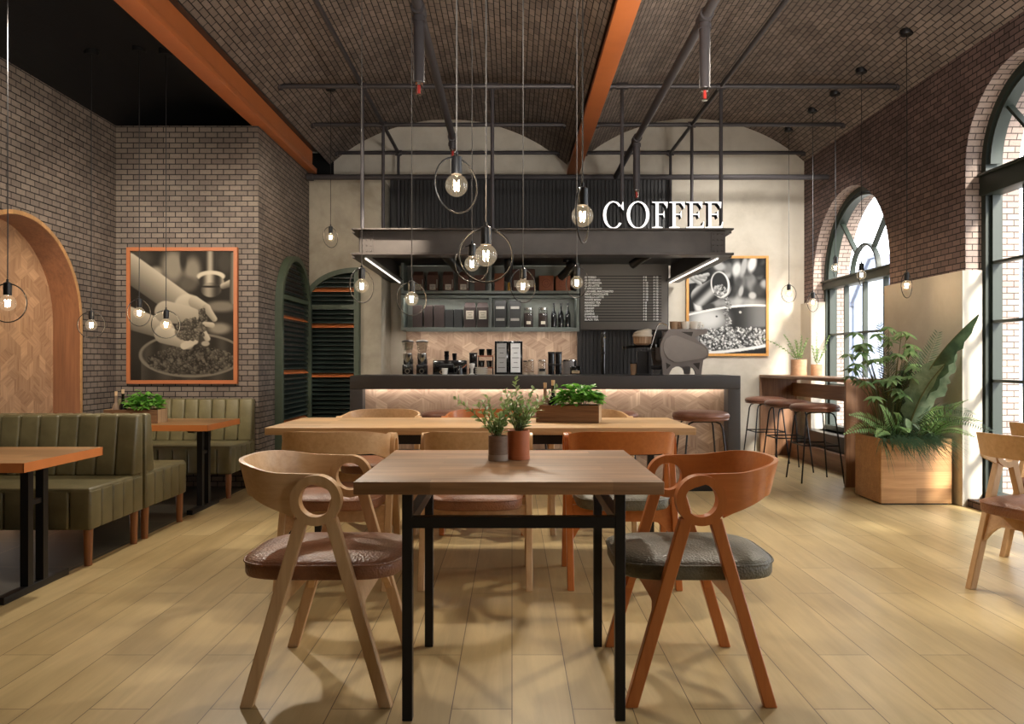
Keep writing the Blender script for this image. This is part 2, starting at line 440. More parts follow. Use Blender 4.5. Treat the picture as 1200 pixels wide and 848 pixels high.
def arch_wall(name, to3, a0, a1, z0, z1, openings, depth, mat, rmat=None, reveal_sill=True):
    mb = MB(); cuts = {a0, a1}; n = 28
    for c, r, zs, sill in openings:
        for i in range(n + 1): cuts.add(round(c - r * math.cos(PI * i / n), 5))
    cuts = sorted(cuts)
    def q(u0, v00, v01, u1, v10, v11):
        p = [(u0, v00), (u1, v10), (u1, v11), (u0, v01)]
        mb.quad([to3(u, v, 0) for u, v in p], p)
    for u0, u1 in zip(cuts, cuts[1:]):
        mid = (u0 + u1) / 2; hit = None
        for c, r, zs, sill in openings:
            if c - r < mid < c + r: hit = (c, r, zs, sill)
        if hit:
            c, r, zs, sill = hit
            f = lambda u: zs + math.sqrt(max(0, r * r - (u - c) ** 2))
            if sill > z0: q(u0, z0, sill, u1, z0, sill)
            q(u0, f(u0), z1, u1, f(u1), z1)
        else: q(u0, z0, z1, u1, z0, z1)
    o = struct(mb.build(name, mat, smooth=0, recalc=False))
    if rmat:
        mb = MB()
        for c, r, zs, sill in openings:
            path = [(c - r, sill)] + [(c - r * math.cos(PI * i / n), zs + r * math.sin(PI * i / n)) for i in range(n + 1)] + [(c + r, sill)]
            L = 0
            for (u0, v0), (u1, v1) in zip(path, path[1:]):
                l = math.hypot(u1 - u0, v1 - v0)
                mb.quad([to3(u0, v0, 0), to3(u1, v1, 0), to3(u1, v1, depth), to3(u0, v0, depth)], [(0, L), (0, L + l), (abs(depth), L + l), (abs(depth), L)])
                L += l
            mb.quad([to3(c - r, sill, 0), to3(c + r, sill, 0), to3(c + r, sill, depth), to3(c - r, sill, depth)])
        r_ = mb.build(name + '_reveals', rmat, o, smooth=0, recalc=False)
    return o

WIN = [(8.09, 0.91, 2.05, 0.34), (5.33, 0.65, 2.64, 0.06), (2.75, 0.65, 2.64, 0.06), (0.2, 0.65, 2.64, 0.06)]
arch_wall('wall_right', lambda u, v, d: (RX + d, u, v), FY, BY, 0, 3.54, WIN, 0.42, 'brick_side', 'brick_reveal')
# left wall, with the arched timber niche cut into it
NC, NR, NS = 5.55, 0.76, 1.44
arch_wall('wall_left', lambda u, v, d: (LX + d, u, v), FY, 6.9, 0, 3.24, [(NC, NR, NS, 0.0)], -0.22, 'brick')
# brick block carrying the big poster
mb = MB()
for p, uv in (([(LX, 6.9, 0), (-2.28, 6.9, 0), (-2.28, 6.9, 3.24), (LX, 6.9, 3.24)], [(LX, 0), (-2.28, 0), (-2.28, 3.24), (LX, 3.24)]),
              ([(-2.28, 6.9, 0), (-2.28, BY, 0), (-2.28, BY, 3.24), (-2.28, 6.9, 3.24)], [(0, 0), (BY - 6.9, 0), (BY - 6.9, 3.24), (0, 3.24)]),
              ([(LX, 6.9, 3.24), (-2.28, 6.9, 3.24), (-2.28, BY, 3.24), (LX, BY, 3.24)], [(0, 0), (1, 0), (1, 1), (0, 1)])):
    mb.quad(p, uv)
struct(mb.build('wall_booth', 'brick', smooth=0, recalc=False))
mb = MB(); mb.box(-2.28, -1.465, 8.62, BY, 0, 3.22, .012); struct(mb.build('wall_back_left', 'plaster_l'))
mb = MB(); mb.quad([(-2.6, BY, 0), (3.95, BY, 0), (3.95, BY, 4.3), (-2.6, BY, 4.3)]); struct(mb.build('wall_back', 'plaster', smooth=0))
mb = MB(); mb.quad([(LX - .3, FY, 0), (3.95, FY, 0), (3.95, FY, 4.3), (LX - .3, FY, 4.3)]); struct(mb.build('wall_front', 'plaster_l', smooth=0))

def vault(name, x0, x1, zs, rise, mat, y1=BY, n=32):
    h = (x1 - x0) / 2; cx = (x0 + x1) / 2; R = (h * h + rise * rise) / (2 * rise); a = math.asin(h / R)
    mb = MB(); pts = [(cx + R * math.sin(-a + 2 * a * i / n), zs + R * math.cos(-a + 2 * a * i / n) - (R - rise), R * (2 * a * i / n)) for i in range(n + 1)]
    for (xa, za, la), (xb, zb, lb) in zip(pts, pts[1:]):
        mb.quad([(xa, FY, za), (xb, FY, zb), (xb, y1, zb), (xa, y1, za)], [(FY, la), (FY, lb), (y1, lb), (y1, la)])
    bmesh.ops.remove_doubles(mb.bm, verts=mb.bm.verts, dist=1e-5)
    return mb, (lambda x: zs + math.sqrt(R * R - (x - cx) ** 2) - (R - rise))
mb, zv_m = vault('m', -2.2, 0.665, 3.5, 0.55, None); struct(mb.build('ceiling_middle', 'brick_vault', smooth=60))
mb, zv_r = vault('r', 0.81, RX, 3.54, 0.52, None); struct(mb.build('ceiling_right', 'brick_vault', smooth=60))
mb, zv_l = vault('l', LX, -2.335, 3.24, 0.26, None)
mb.quad([(LX, BY - .01, 3.2), (-2.15, BY - .01, 3.2), (-2.15, BY - .01, 3.64), (LX, BY - .01, 3.64)])  # black sheet painted in as the dark void behind the block top
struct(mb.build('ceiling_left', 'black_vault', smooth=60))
mb = MB(); mb.box(LX - .4, 4.1, FY - .1, BY + .2, 4.3, 4.4); mb.box(3.95, 4.1, FY - .1, BY + .2, 3.3, 4.3); mb.box(LX - .4, LX - .3, FY - .1, BY + .2, 0, 4.3); mb.box(LX - .4, 4.1, BY + .05, BY + .2, 0, 4.3); mb.box(LX - .4, 4.1, FY - .1, FY - .02, 0, 4.3); struct(mb.build('roof', 'steel', smooth=0))  # unseen slab and sides added to close light leaks around the vaults

def ibeam(name, x0, x1, z0, z1, fl, y1, lab):
    t = thing(name, lab, 'beam', (0, FY, 0))
    cx = (x0 + x1) / 2
    mb = MB(); mb.box(x0, x1, 0, y1 - FY, z0, z0 + fl, .004); mb.build('bottom_flange', 'orange', t)
    mb = MB(); mb.box(cx - .018, cx + .018, 0, y1 - FY, z0 + fl, z1 - .03); mb.build('web', 'orange', t)
    mb = MB(); mb.box(x0, x1, 0, y1 - FY, z1 - .03, z1); mb.build('top_flange', 'steel', t)
ibeam('ceiling_beam', -2.338, -2.2, 3.24, 3.52, .06, 8.66, 'orange steel ceiling beam beside the black ceiling over the booths')
ibeam('ceiling_beam', .662, .812, 3.384, 3.57, .045, BY, 'orange steel ceiling beam between the two brick vaults')

# cladding panels on the right wall
mb = MB(); mb.box(3.49, RX, 9.0, BY, 0, 1.82); mb.box(3.49, 3.655, 8.96, 9.0, 0, 1.82); struct(mb.build('trim_1', 'clad'))
mb = MB(); mb.box(3.49, RX, 5.965, 7.18, 0, 1.83); mb.box(3.49, 3.645, 5.95, 5.965, 0, 1.83); mb.box(3.49, 3.645, 7.18, 7.2, 0, 1.83); struct(mb.build('trim_2', 'clad'))
mb = MB(); mb.box(3.49, RX, 3.4, 4.69, 0, 1.83, .004); struct(mb.build('trim_3', 'clad'))

# windows
def window(n, c, r, zs, sill, tz, bars, cols, th=.1):
    X = 3.72; t = bpy.data.objects.new('window_%d' % n, None); C.objects.link(t); t['kind'] = 'structure'
    mb = MB(); q = 28; A = (1, 0, 0); w = .055
    ri = r - w / 2
    path = [(X, c - ri, sill + w / 2)] + [(X, c - ri * math.cos(PI * i / q), zs + ri * math.sin(PI * i / q)) for i in range(q + 1)] + [(X, c + ri, sill + w / 2)]
    mb.sweep(path, w, .13, A, True)
    ro = r - .08
    path = [(X - .01, c - ro * math.cos(PI * i / q), zs + ro * math.sin(PI * i / q)) for i in range(q + 1)]
    mb.sweep(path, .022, .08, A)
    mb.build('window_frame', 'green_frame', t)
    mb = MB(); mb.box(X - .09, X + .06, c - r + .01, c + r - .01, tz - th / 2, tz + th / 2, .01); mb.box(X - .11, X + .06, c - r + .01, c + r - .01, tz + th / 2 - .02, tz + th / 2, .004)
    mb.build('transom', 'green_frame', t)
    mb = MB(); b = .022
    for i in range(1, cols):
        y = c - r + 2 * r * i / cols
        mb.box(X - .025, X + .025, y - b / 2, y + b / 2, sill, tz)
    for z in bars: mb.box(X - .03, X + .03, c - r, c + r, z - b / 2, z + b / 2)
    for s_ in (-1, 1):
        y = c + s_ * (r - .075); mb.box(X - .03, X + .03, y - b / 2, y + b / 2, sill, tz)
    z0 = tz + th / 2; rr = r * .33
    mb.sweep([(X, c - rr * math.cos(PI * i / 20), z0 + rr * math.sin(PI * i / 20)) for i in range(21)], b, .05, A)
    for ang in (48, 132):
        a = math.radians(ang); k = r + (zs - z0) * .5
        mb.sweep([(X, c + rr * math.cos(a), z0 + rr * 1.1 * math.sin(a)), (X, c + k * .94 * math.cos(a), z0 + k * .94 * math.sin(a))], b, .05, A)
    mb.build('glazing_bars', 'green_frame', t)
    mb = MB(); pts = [(c - r, sill)] + [(c - r * math.cos(PI * i / q), zs + r * math.sin(PI * i / q)) for i in range(q + 1)] + [(c + r, sill)]
    mb.bm.faces.new([mb.bm.verts.new((X, u, v)) for u, v in pts]); mb.build('glass_pane', 'glass', t, smooth=0)
    return t
window(1, *WIN[0], 2.01, (.86, 1.435), 4)
window(2, *WIN[1], 2.49, (.5, .975, 1.43, 1.884), 3, .17)
window(3, *WIN[2], 2.49, (.5, .975, 1.43, 1.884), 3, .17)
window(4, *WIN[3], 2.49, (.5, .975, 1.43, 1.884), 3, .17)
mb = MB(); mb.box(3.42, 3.7, 7.22, 8.99, .0, .34, .006); struct(mb.build('trim_4', 'steel'))

# rhombic timber tiles clipped to a convex outline
def tiles(w, u0, u1, v0, v1, to3, clip, seed=1, stretch=1.0):
    rnd = random.Random(seed); mb = MB(); s = w / math.sqrt(3) * stretch
    tl = mb.bm.loops.layers.color.new('tint'); h = 1.5 * s
    nj = int((v1 - v0) / h) + 3; ni = int((u1 - u0) / w) + 3
    for j in range(-1, nj):
        for i in range(-1, ni):
            cx = u0 + i * w + (w / 2 if j % 2 else 0); cy = v0 + j * h
            hx = [(cx, cy + s), (cx + w / 2, cy + s / 2), (cx + w / 2, cy - s / 2), (cx, cy - s), (cx - w / 2, cy - s / 2), (cx - w / 2, cy + s / 2)]
            flip = rnd.random() < .5
            for k in range(3):
                o = 0 if flip else 1
                q = [(cx, cy), hx[(2 * k + o) % 6], hx[(2 * k + 1 + o) % 6], hx[(2 * k + 2 + o) % 6]]
                t = rnd.random(); ou, ov = rnd.random() * 9, rnd.random() * 9
                f = mb.bm.faces.new([mb.bm.verts.new((a, b, 0)) for a, b in q])
                uv = [(0, 0), (.12, 0), (.12, .1), (0, .1)]
                if rnd.random() < .5: uv = uv[1:] + uv[:1]
                for l, (a, b) in zip(f.loops, uv): l[mb.uv].uv = (ou + a, ov + b); l[tl] = (t, t, t, 1)
    bmesh.ops.inset_individual(mb.bm, faces=list(mb.bm.faces), thickness=.0012, depth=0)
    for co, no in clip:
        g = list(mb.bm.verts) + list(mb.bm.edges) + list(mb.bm.faces)
        bmesh.ops.bisect_plane(mb.bm, geom=g, plane_co=(co[0], co[1], 0), plane_no=(no[0], no[1], 0), clear_outer=True)
    for v in mb.bm.verts: v.co = V(to3(v.co.x, v.co.y, 0))
    return mb
rect = lambda u0, u1, v0, v1: [((u0, v0), (-1, 0)), ((u1, v0), (1, 0)), ((u0, v0), (0, -1)), ((u0, v1), (0, 1))]

# timber niche in the left wall
ni = thing('arched_niche', 'arched timber-lined niche with chevron wood panel in left brick wall', 'niche', (LX, NC, 0))
clip = [((-NR, 0), (-1, 0)), ((NR, 0), (1, 0)), ((0, 0), (0, -1))] + [((NR * math.cos(a), NS + NR * math.sin(a)), (math.cos(a), math.sin(a))) for a in [PI * i / 24 for i in range(1, 24)]]
mb = tiles(.155, -NR, NR, 0, NS + NR, lambda u, v, d: (-.2, u, v), clip, 5, 1.15)
mb.build('timber_panel', 'tiles_l', ni, smooth=0, recalc=False)
mb = MB(); q = 30; r_ = NR - .012
path = [(-.092, -r_, 0)] + [(-.092, -r_ * math.cos(PI * i / q), NS + r_ * math.sin(PI * i / q)) for i in range(q + 1)] + [(-.092, r_, 0)]
mb.sweep(path, .024, .224, (1, 0, 0)); mb.build('timber_lining', 'wood_niche', ni)
mb = MB(); path = [(p[0] + .11, p[1] * (NR - .006) / r_, p[2] if p[2] <= NS else NS + (p[2] - NS) * (NR - .006) / r_) for p in path]
mb.sweep(path, .03, .012, (1, 0, 0)); mb.build('timber_edge', 'booth_x', ni, label='pale timber edge strip')

# ------------------------------------------------------------------ louvred arches
def shutter(lab, to3, w, outline, slats, orange, tz, loc, rz=0, axis=(0, 1, 0), inner=None, zbot=0.0):
    t = thing('louvered_shutter', lab, 'shutter', loc, rz)
    mb = MB(); mb.sweep([to3(u, v, 0) for u, v in outline], .055, .13, axis, True); mb.build('frame', 'shutter', t)
    mb = MB(); x0, x1 = inner(tz); mb.sweep([to3(x0, tz, 0), to3(x1, tz, 0)], .045, .11, axis); mb.build('transom', 'shutter', t)
    g, ow = MB(), []; z = zbot + .05; k = 0
    top = max(v for u, v in outline) - .05
    oz = set(min(range(200), key=lambda i: abs(zbot + .05 + i * .05 - q)) for q in orange)
    while z < top:
        a, b = inner(z + .02)
        if b - a > .06:
            m_ = MB() if k in oz else g
            if k in oz: ow.append(m_)
            P = [to3(a, z, -.045), to3(b, z, -.045), to3(b, z + .047, .03), to3(a, z + .047, .03)]
            Q = [to3(a, z + .008, -.045), to3(b, z + .008, -.045), to3(b, z + .055, .03), to3(a, z + .055, .03)]
            vs = [m_.bm.verts.new(p) for p in P + Q]
            for f in ((0, 1, 2, 3), (7, 6, 5, 4), (0, 4, 5, 1), (1, 5, 6, 2), (2, 6, 7, 3), (3, 7, 4, 0)): m_.bm.faces.new([vs[i] for i in f])
        z += .05; k += 1
    g.build('louvers', 'louver', t, smooth=0)
    for o in ow: o.build('painted_louver', 'orange', t, smooth=0, label='orange painted louver')
    mb = MB(); mb.prism(outline, to3, .06, .07); mb.build('backing_panel', 'louver', t, smooth=0)
    return t
r = .52; zs = 1.66
ol = [(-r, .02)] + [(-r * math.cos(PI * i / 20), zs + r * math.sin(PI * i / 20)) for i in range(21)] + [(r, .02)]
def inn(z, r=.5, zs=1.66):
    k = r if z < zs else math.sqrt(max(0, r * r - (z - zs) ** 2)); return (-k + .02, k - .02)
shutter('green louvred arch with orange slats on the brick corner side', lambda u, v, d: (-d + .0, u, v), 1, ol, None, (1.56, .98, .5), 1.76, (-2.275, 7.93, 0), 0, (1, 0, 0), inn)
w_, rz_ = .555, .36
ol = [(-.28, .02)] + [(-.28 + w_ - w_ * math.cos(PI / 2 * i / 14), 1.78 + rz_ * math.sin(PI / 2 * i / 14)) for i in range(15)] + [(.275, .02)]
def inn2(z):
    if z < 1.78: return (-.26, .255)
    k = math.sqrt(max(0, 1 - ((z - 1.78) / rz_) ** 2)); return (-.26 + w_ * (1 - k), .255)
shutter('half-arched green louvred shutter with orange slats on the plaster wall left of the counter', lambda u, v, d: (u, d, v), 1, ol, None, (1.9, 1.52, .94), 1.73, (-2.0, 8.575, 0), 0, (0, 1, 0), inn2)

# ------------------------------------------------------------------ pipes
pg = thing('pipe_grid', 'grey pipe grid under the vaults with rods carrying the canopy', 'pipe frame', (0, 0, 3.6))
PX = (-1.347, 1.88)
def cut(zf, x0, x1, z):      # where the vault meets height z
    xs = [x0 + (x1 - x0) * i / 400 for i in range(1, 400)]; ok = [x for x in xs if zf(x) > z]
    return ok[0] - .02, ok[-1] + .02
for yy in (6.91, 8.03, 9.11):
    for zf, a, b in ((zv_m, -2.2, .665), (zv_r, .81, RX)):
        x0, x1 = cut(zf, a, b, 3.6)
        mb = MB(); mb.tube([(x0, yy, 0), (x1, yy, 0)], .022, 10)
        for x in (x0, x1): mb.tube([(x - .03 if x == x1 else x, yy, 0), (x if x == x1 else x + .03, yy, 0)], .04, 10)
        for x in PX:
            if x0 < x < x1: mb.tube([(x - .04, yy, 0), (x + .04, yy, 0)], .032, 10)
        mb.build('cross_pipe', 'pipe', pg)
    for x in PX:
        mb = MB(); mb.tube([(x, yy, 0), (x, yy, -1.3 if yy < 9 else -1.31)], .017, 8); mb.cyl(x, yy, -1.305, -1.29, .04, 12); mb.build('hanger_rod', 'pipe', pg)
for x in (-.177, .99):
    mb = MB(); mb.tube([(x, 6.91, 0), (x, 6.91, -1.3)], .017, 8); mb.tube([(x - .05, 6.91, 0), (x + .05, 6.91, 0)], .032, 10); mb.build('hanger_rod', 'pipe', pg)
for x in PX:
    mb = MB(); mb.tube([(x, FY + .02, 0), (x, 9.2, 0)], .02, 10); mb.build('long_pipe', 'pipe', pg)
mb = MB(); mb.tube([(-2.25, 8.5, 3.165), (3.5, 8.5, 3.165)], .03, 10); mb.tube([(-2.27, 8.5, 3.165), (-2.2, 8.5, 3.165)], .042, 10)
tag(mb.build('wall_pipe', 'pipe'), 'long dark horizontal pipe crossing just above the canopy and black slat panel', 'pipe')
def sprinkler(x, ys, ye, lab, tips):
    t = thing('sprinkler_pipe', lab, 'pipe', (x, 0, 3.17))
    mb = MB(); mb.tube([(0, FY + .02, 0), (0, ye, 0)], .03, 12); mb.build('main_pipe', 'pipe', t)
    for y, L in zip(ys, tips):
        mb = MB(); mb.tube([(0, y, .03), (0, y, -L)], .032, 12); mb.tube([(0, y - .06, 0), (0, y + .06, 0)], .042, 12); mb.cyl(0, y, -.07, -.04, .04, 12); mb.build('drop_pipe', 'pipe', t)
        mb = MB(); mb.cyl(0, y, -L - .02, -L, .022, 10); mb.cyl(0, y, -L - .075, -L - .07, .018, 10)
        for s_ in (-1, 1): mb.tube([(s_ * .016, y, -L - .02), (s_ * .016, y, -L - .07)], .003, 6)
        mb.build('sprinkler_head', 'chrome', t)
        mb = MB(); mb.cyl(0, y, -L - .07, -L - .018, .009, 8); mb.build('glass_vial', 'red', t, label='red glass vial')
sprinkler(-.543, (4.48, 7.04), 7.08, 'grey sprinkler pipe with droppers under the middle brick vault', (.42, .1))
sprinkler(1.147, (4.57, 7.07), 8.48, 'grey sprinkler pipe with droppers under the right-hand brick vault, above the sign', (.42, .47))

# ------------------------------------------------------------------ coffee bar
bar = thing('bar_counter', 'charcoal coffee bar counter with glowing rhombic wood front panel', 'counter', (.284, 6.56, 0))
x0, x1 = -1.669, 1.669
mb = MB(); mb.box(x0, x1, 0, .06, .887, 1.003, .004); mb.box(x0, x1, .055, .72, .93, 1.002); mb.build('countertop', 'counter', bar)
for a, b in ((x0, x0 + .108), (x1 - .108, x1)):
    mb = MB(); mb.box(a, b, 0, .72, 0, .887, .004); mb.build('end_post', 'counter', bar)
mb = tiles(.2, x0 + .1, x1 - .1, .06, .95, lambda u, v, d: (u, .125, v), rect(x0 + .108, x1 - .108, .075, .925), 3)
mb.build('front_panel', 'tiles', bar, smooth=0, recalc=False)
mb = MB(); mb.box(x0 + .108, x1 - .108, .13, .15, 0, .887); mb.build('panel_backing', 'counter', bar)
mb = MB(); mb.box(x0 + .108, x1 - .108, .1, .135, 0, .075); mb.build('kick_plate', 'black', bar)
mb = MB(); mb.box(x0 + .12, x1 - .12, .065, .085, .915, .928); mb.build('light_strip', 'led_counter', bar, label='warm glowing light strip')

bc = thing('back_counter', 'dark back counter below the wood tiled splashback behind the bar', 'counter', (.28, 8.7, 0))
mb = MB(); mb.box(-1.6, 1.58, 0, .55, .93, .96, .004); mb.build('countertop', 'counter', bc)
mb = MB(); mb.box(-1.58, 1.56, .03, .55, 0, .93); mb.build('cabinet_body', 'flute', bc)

mb = tiles(.2, -1.3, .8, .9, 1.52, lambda u, v, d: (u, 9.265, v), rect(-1.275, .785, .96, 1.5), 8); struct(mb.build('trim_5', 'tiles', smooth=0, recalc=False))
mb = MB(); mb.box(.785, 1.875, 9.2, 9.28, 0, 2.4)
for i in range(24):
    x = .79 + i * .0452; mb.box(x + .004, x + .041, 9.185, 9.2, 0, 2.4, .003, 1)
mb.box(-1.46, 1.885, 9.2, 9.28, 2.38, 3.33); mb.box(-1.33, 1.885, 9.185, 9.21, 2.38, 3.33)
for i in range(71):
    x = -1.33 + i * .0452; mb.box(x + .004, x + .041, 9.168, 9.187, 2.38, 3.33, .003, 1)
struct(mb.build('trim_6', 'flute', smooth=30))

# wall shelf
sh = thing('wall_shelf', 'grey-green two-tier wall shelf of coffee bags and jars behind the bar', 'shelf', (-.253, 8.9, 1.486))
hw = 1.034
mb = MB(); mb.box(-hw + .06, hw, 0, .014, -.014, .002); mb.build('front_lip', 'shelf', sh)
mb = MB(); mb.box(-hw, hw, .33, .36, 0, .87); mb.build('back_panel', 'shelf_back', sh)
for z0_, z1_ in ((0, .41), (.425, .87)):
    mb = MB(); mb.box(-hw, hw, 0, .34, z0_, z0_ + .035, .002, 1); mb.box(-hw, hw, 0, .34, z1_ - .02, z1_, .002, 1); mb.box(-hw, hw, 0, .012, z1_ - .034, z1_ - .018); mb.build('shelf_board', 'shelf', sh)
    for x in (-hw, -.015, hw - .03):
        mb = MB(); mb.box(x, x + .03, .002, .34, z0_ + .03, z1_ - .018); mb.build('upright', 'shelf', sh)
    for a, b in ((-hw + .05, -.03), (.03, hw - .05)):
        mb = MB(); mb.box(a, b, .035, .065, z1_ - .025, z1_ - .0205); mb.build('light_strip', 'led_shelf', sh)
mb = MB(); mb.box(-hw + .09, hw - .02, .11, .15, -.008, -.001); mb.build('lower_light_strip', 'led_splash', sh, label='warm light strip under the shelf')

# menu board
mn = thing('menu_board', 'grey letter board with white drinks menu, right of the wall shelf', 'sign', (1.315, 9.13, 1.5))
mb = MB(); mb.box(-.515, .515, -.11, .05, 0, .81, .004); mb.build('board', 'board', mn)
mb = MB()
for i in range(17): mb.box(-.466, .44, -.114, -.109, .1 + i * .0331 - .006, .1 + i * .0331 + .004)
mb.build('grooves', 'groove', mn, smooth=0)
rows = ['ESPRESSO', 'AMERICANO', 'CAFE MOCHA', 'CAFE LATTE', 'CAPPUCCINO', 'CARAMEL MACCHIATO', 'MINT CHOCOLATE', 'VANILLA LATTE', 'WHITE BREW', 'MANGO TEA', 'PEPPERMINT', 'GINGER', 'LEMON', 'JASMINE', 'CAMOMILE', 'BLACK TEA']
p1 = ['$ 8', '$ 8'] + ['$ 10'] * 7 + ['$ 8'] * 7; p2 = ['$ 12'] * 9 + ['$ 10'] * 7
def text_mesh(txt, size, x, y, z, mb, bold=.0012):
    cu = bpy.data.curves.new('t', 'FONT'); cu.body = txt; cu.size = size; cu.extrude = .002; cu.offset = bold
    o = bpy.data.objects.new('t', cu); C.objects.link(o)
    bpy.context.view_layer.update()
    me = bpy.data.meshes.new_from_object(o.evaluated_get(bpy.context.evaluated_depsgraph_get()))
    me.transform(Matrix.Translation((x, y, z)) @ Matrix.Rotation(PI / 2, 4, 'X'))
    mb.bm.from_mesh(me); bpy.data.objects.remove(o); bpy.data.meshes.remove(me)
mb = MB()
for i, (a, b, c) in enumerate(zip(rows, p1, p2)):
    z = .1 + (15 - i) * .0331 + .007
    text_mesh(a, .0315, -.462, -.113, z, mb); text_mesh(b, .0315, .225, -.113, z, mb); text_mesh(c, .0315, .345, -.113, z, mb)
mb.build('lettering', 'text', mn, smooth=0)

# canopy
cn = thing('bar_canopy', 'dark steel beam canopy hanging over the coffee bar', 'canopy', (.27, 6.85, 2.064))
hx = 1.628; yb = 2.31
def flange(z0, z1, o_):
    mb = MB(); mb.box(-hx - o_, hx + o_, -.08, .1, z0, z1, .003, 1); return mb
mb = flange(.222, .237, .06); mb.build('top_flange', 'steel', cn)
mb = flange(0, .02, .06); mb.build('bottom_flange', 'steel', cn)
mb = MB(); mb.box(-hx, hx, 0, .02, .02, .222); mb.build('front_web', 'steel', cn)
for s_ in (-1, 1):
    mb = MB(); mb.box(s_ * hx - .01, s_ * hx + .01, .02, yb, .02, .222)
    mb.box(s_ * hx - .09, s_ * hx + .09, .1, yb, .222, .237); mb.box(s_ * hx - .09, s_ * hx + .09, .1, yb, 0, .02); mb.build('side_beam', 'steel', cn)
    mb = MB(); mb.box(s_ * (hx - .035), s_ * (hx - .024), .12, yb - .06, -.012, 0.0); mb.build('light_strip', 'led', cn, label='glowing light strip')
    mb = MB(); mb.box(s_ * hx - .12 if s_ > 0 else s_ * hx + .004, s_ * hx - .004 if s_ > 0 else s_ * hx + .12, -.008, .0, .022, .22); mb.build('corner_plate', 'steel', cn)
    mb = MB()
    for i in range(3):
        for j in range(4): mb.sphere((s_ * (hx - .025 - i * .038), -.009, .045 + j * .05), .007, 8, 6)
    mb.build('bolts', 'steel', cn)
mb = MB(); mb.box(-hx, hx, .02, yb, .205, .222); mb.build('roof_plate', 'black', cn)
def spotlight(x, y, lab, yaw, tilt, rail=True):
    t = thing('spotlight', lab, 'spotlight', (x, y, 2.265), yaw, 'spotlights under the bar canopy')
    mb = MB(); mb.tube([(0, 0, .0), (0, 0, -.1)], .014, 8); mb.cyl(0, 0, -.03, 0, .05, 14); mb.build('bracket', 'blackp', t)
    R = Matrix.Translation((0, 0, -.12)) @ Matrix.Rotation(tilt, 4, 'X')
    mb = MB(); mb.lathe([(0, -.13), (.03, -.13), (.044, -.12), (.044, .02), (.05, .03), (.05, .11), (.042, .125), (0, .11)], (0, 0, 0), 18)
    bmesh.ops.transform(mb.bm, matrix=R, verts=mb.bm.verts); mb.build('lamp_head', 'blackp', t)
spotlight(-.62, 7.9, 'black spotlight under the canopy at the left end of the shelf', -.9, .85)
spotlight(-.04, 8.6, 'black spotlight hanging at the middle of the shelf top', .2, .3)
spotlight(.62, 8.6, 'black spotlight hanging at the right end of the shelf top', .9, .9)
spotlight(1.28, 7.6, 'black spotlight in front of the menu board', 1.2, 1.0)

# COFFEE sign
sg = thing('coffee_sign', 'white serif COFFEE letters standing on the canopy beam', 'sign', (0, 6.776, 2.301))
def strokes_E(w, full):
    t = .042; P = []
    P.append([(.13, 0), (.25, 0), (.25, 1), (.13, 1)])
    P.append([(0, 1), (0, .965), (.09, .955), (.13, .93), (.25, .93), (.27, .955), (w, .955), (w, 1)])
    P.append([(w, 1), (w - .03, .76), (w + .01, .76), (w + .025, 1)])
    P.append([(w - .14, .958), (w, .958), (w - .02, .80)])
    P.append([(.26, .50), (.26, .545), (w - .13, .545), (w - .13, .50)])
    P.append([(w - .16, .52), (w - .12, .65), (w - .10, .65), (w - .10, .39), (w - .12, .39)])
    if full:
        P.append([(0, 0), (0, .035), (.09, .045), (.13, .07), (.25, .07), (.27, .045), (w + .02, .045), (w + .02, 0)])
        P.append([(w + .02, 0), (w - .14, .04), (w + .02, .10), (w + .06, .24), (w + .09, .24), (w + .06, 0)])
    else:
        P.append([(0, 0), (0, .035), (.09, .045), (.13, .07), (.25, .07), (.29, .045), (.40, .035), (.40, 0)])
    return P
def arc_letter(w, gap):
    a0, a1 = (gap, 2 * PI - gap * .9) if gap else (0, 2 * PI)
    n = 56; out = []; inn_ = []
    for i in range(n + 1):
        t = a0 + (a1 - a0) * i / n
        out.append((w / 2 + w / 2 * math.cos(t), .5 + .525 * math.sin(t)))
        k = t - .18
        inn_.append((w / 2 + (w / 2 - (.125 if not gap else .12)) * math.cos(t) * (1 if not gap else 1), .5 + .48 * math.sin(t)))
    return out, inn_
def letter(kind, X0, X1, H):
    dep = .085
    faces, body = MB(), MB()
    w = (X1 - X0) / H
    to = lambda u, v, d: (X0 + u * H, d, v * H)
    for mb_, d0, d1 in ((faces, -.004, .0), (body, .0, dep)):
        if kind in 'EF':
            w0 = w - .09 if kind == 'E' else w - .03
            for i, P in enumerate(strokes_E(w0, kind == 'E')): mb_.prism(P, to, d0 + i * .00004, d1)
        else:
            o_, i_ = arc_letter(w, .72 if kind == 'C' else 0)
            rows_ = [[to(*i_[k], d0), to(*o_[k], d0), to(*o_[k], d1), to(*i_[k], d1)] for k in range(len(o_))]
            mb_.grid(rows_, True, False, True)
            if kind == 'C':
                mb_.prism([(w * .86, .80), (w * .97, .68), (w * 1.0, .68), (w * .985, 1.0), (w * .955, 1.0)], to, d0 + .00004, d1)
                pass
    o = body.build('letter', 'blackp', sg, smooth=30, label='black-sided letter ' + kind)
    faces.build('letter_face', 'letter_face', o, smooth=0, label='white letter face')
for kind, a, b in (('C', .803, .985), ('O', 1.012, 1.212), ('F', 1.236, 1.375), ('F', 1.386, 1.526), ('E', 1.537, 1.695), ('E', 1.702, 1.862)):
    letter(kind, a, b, .231)

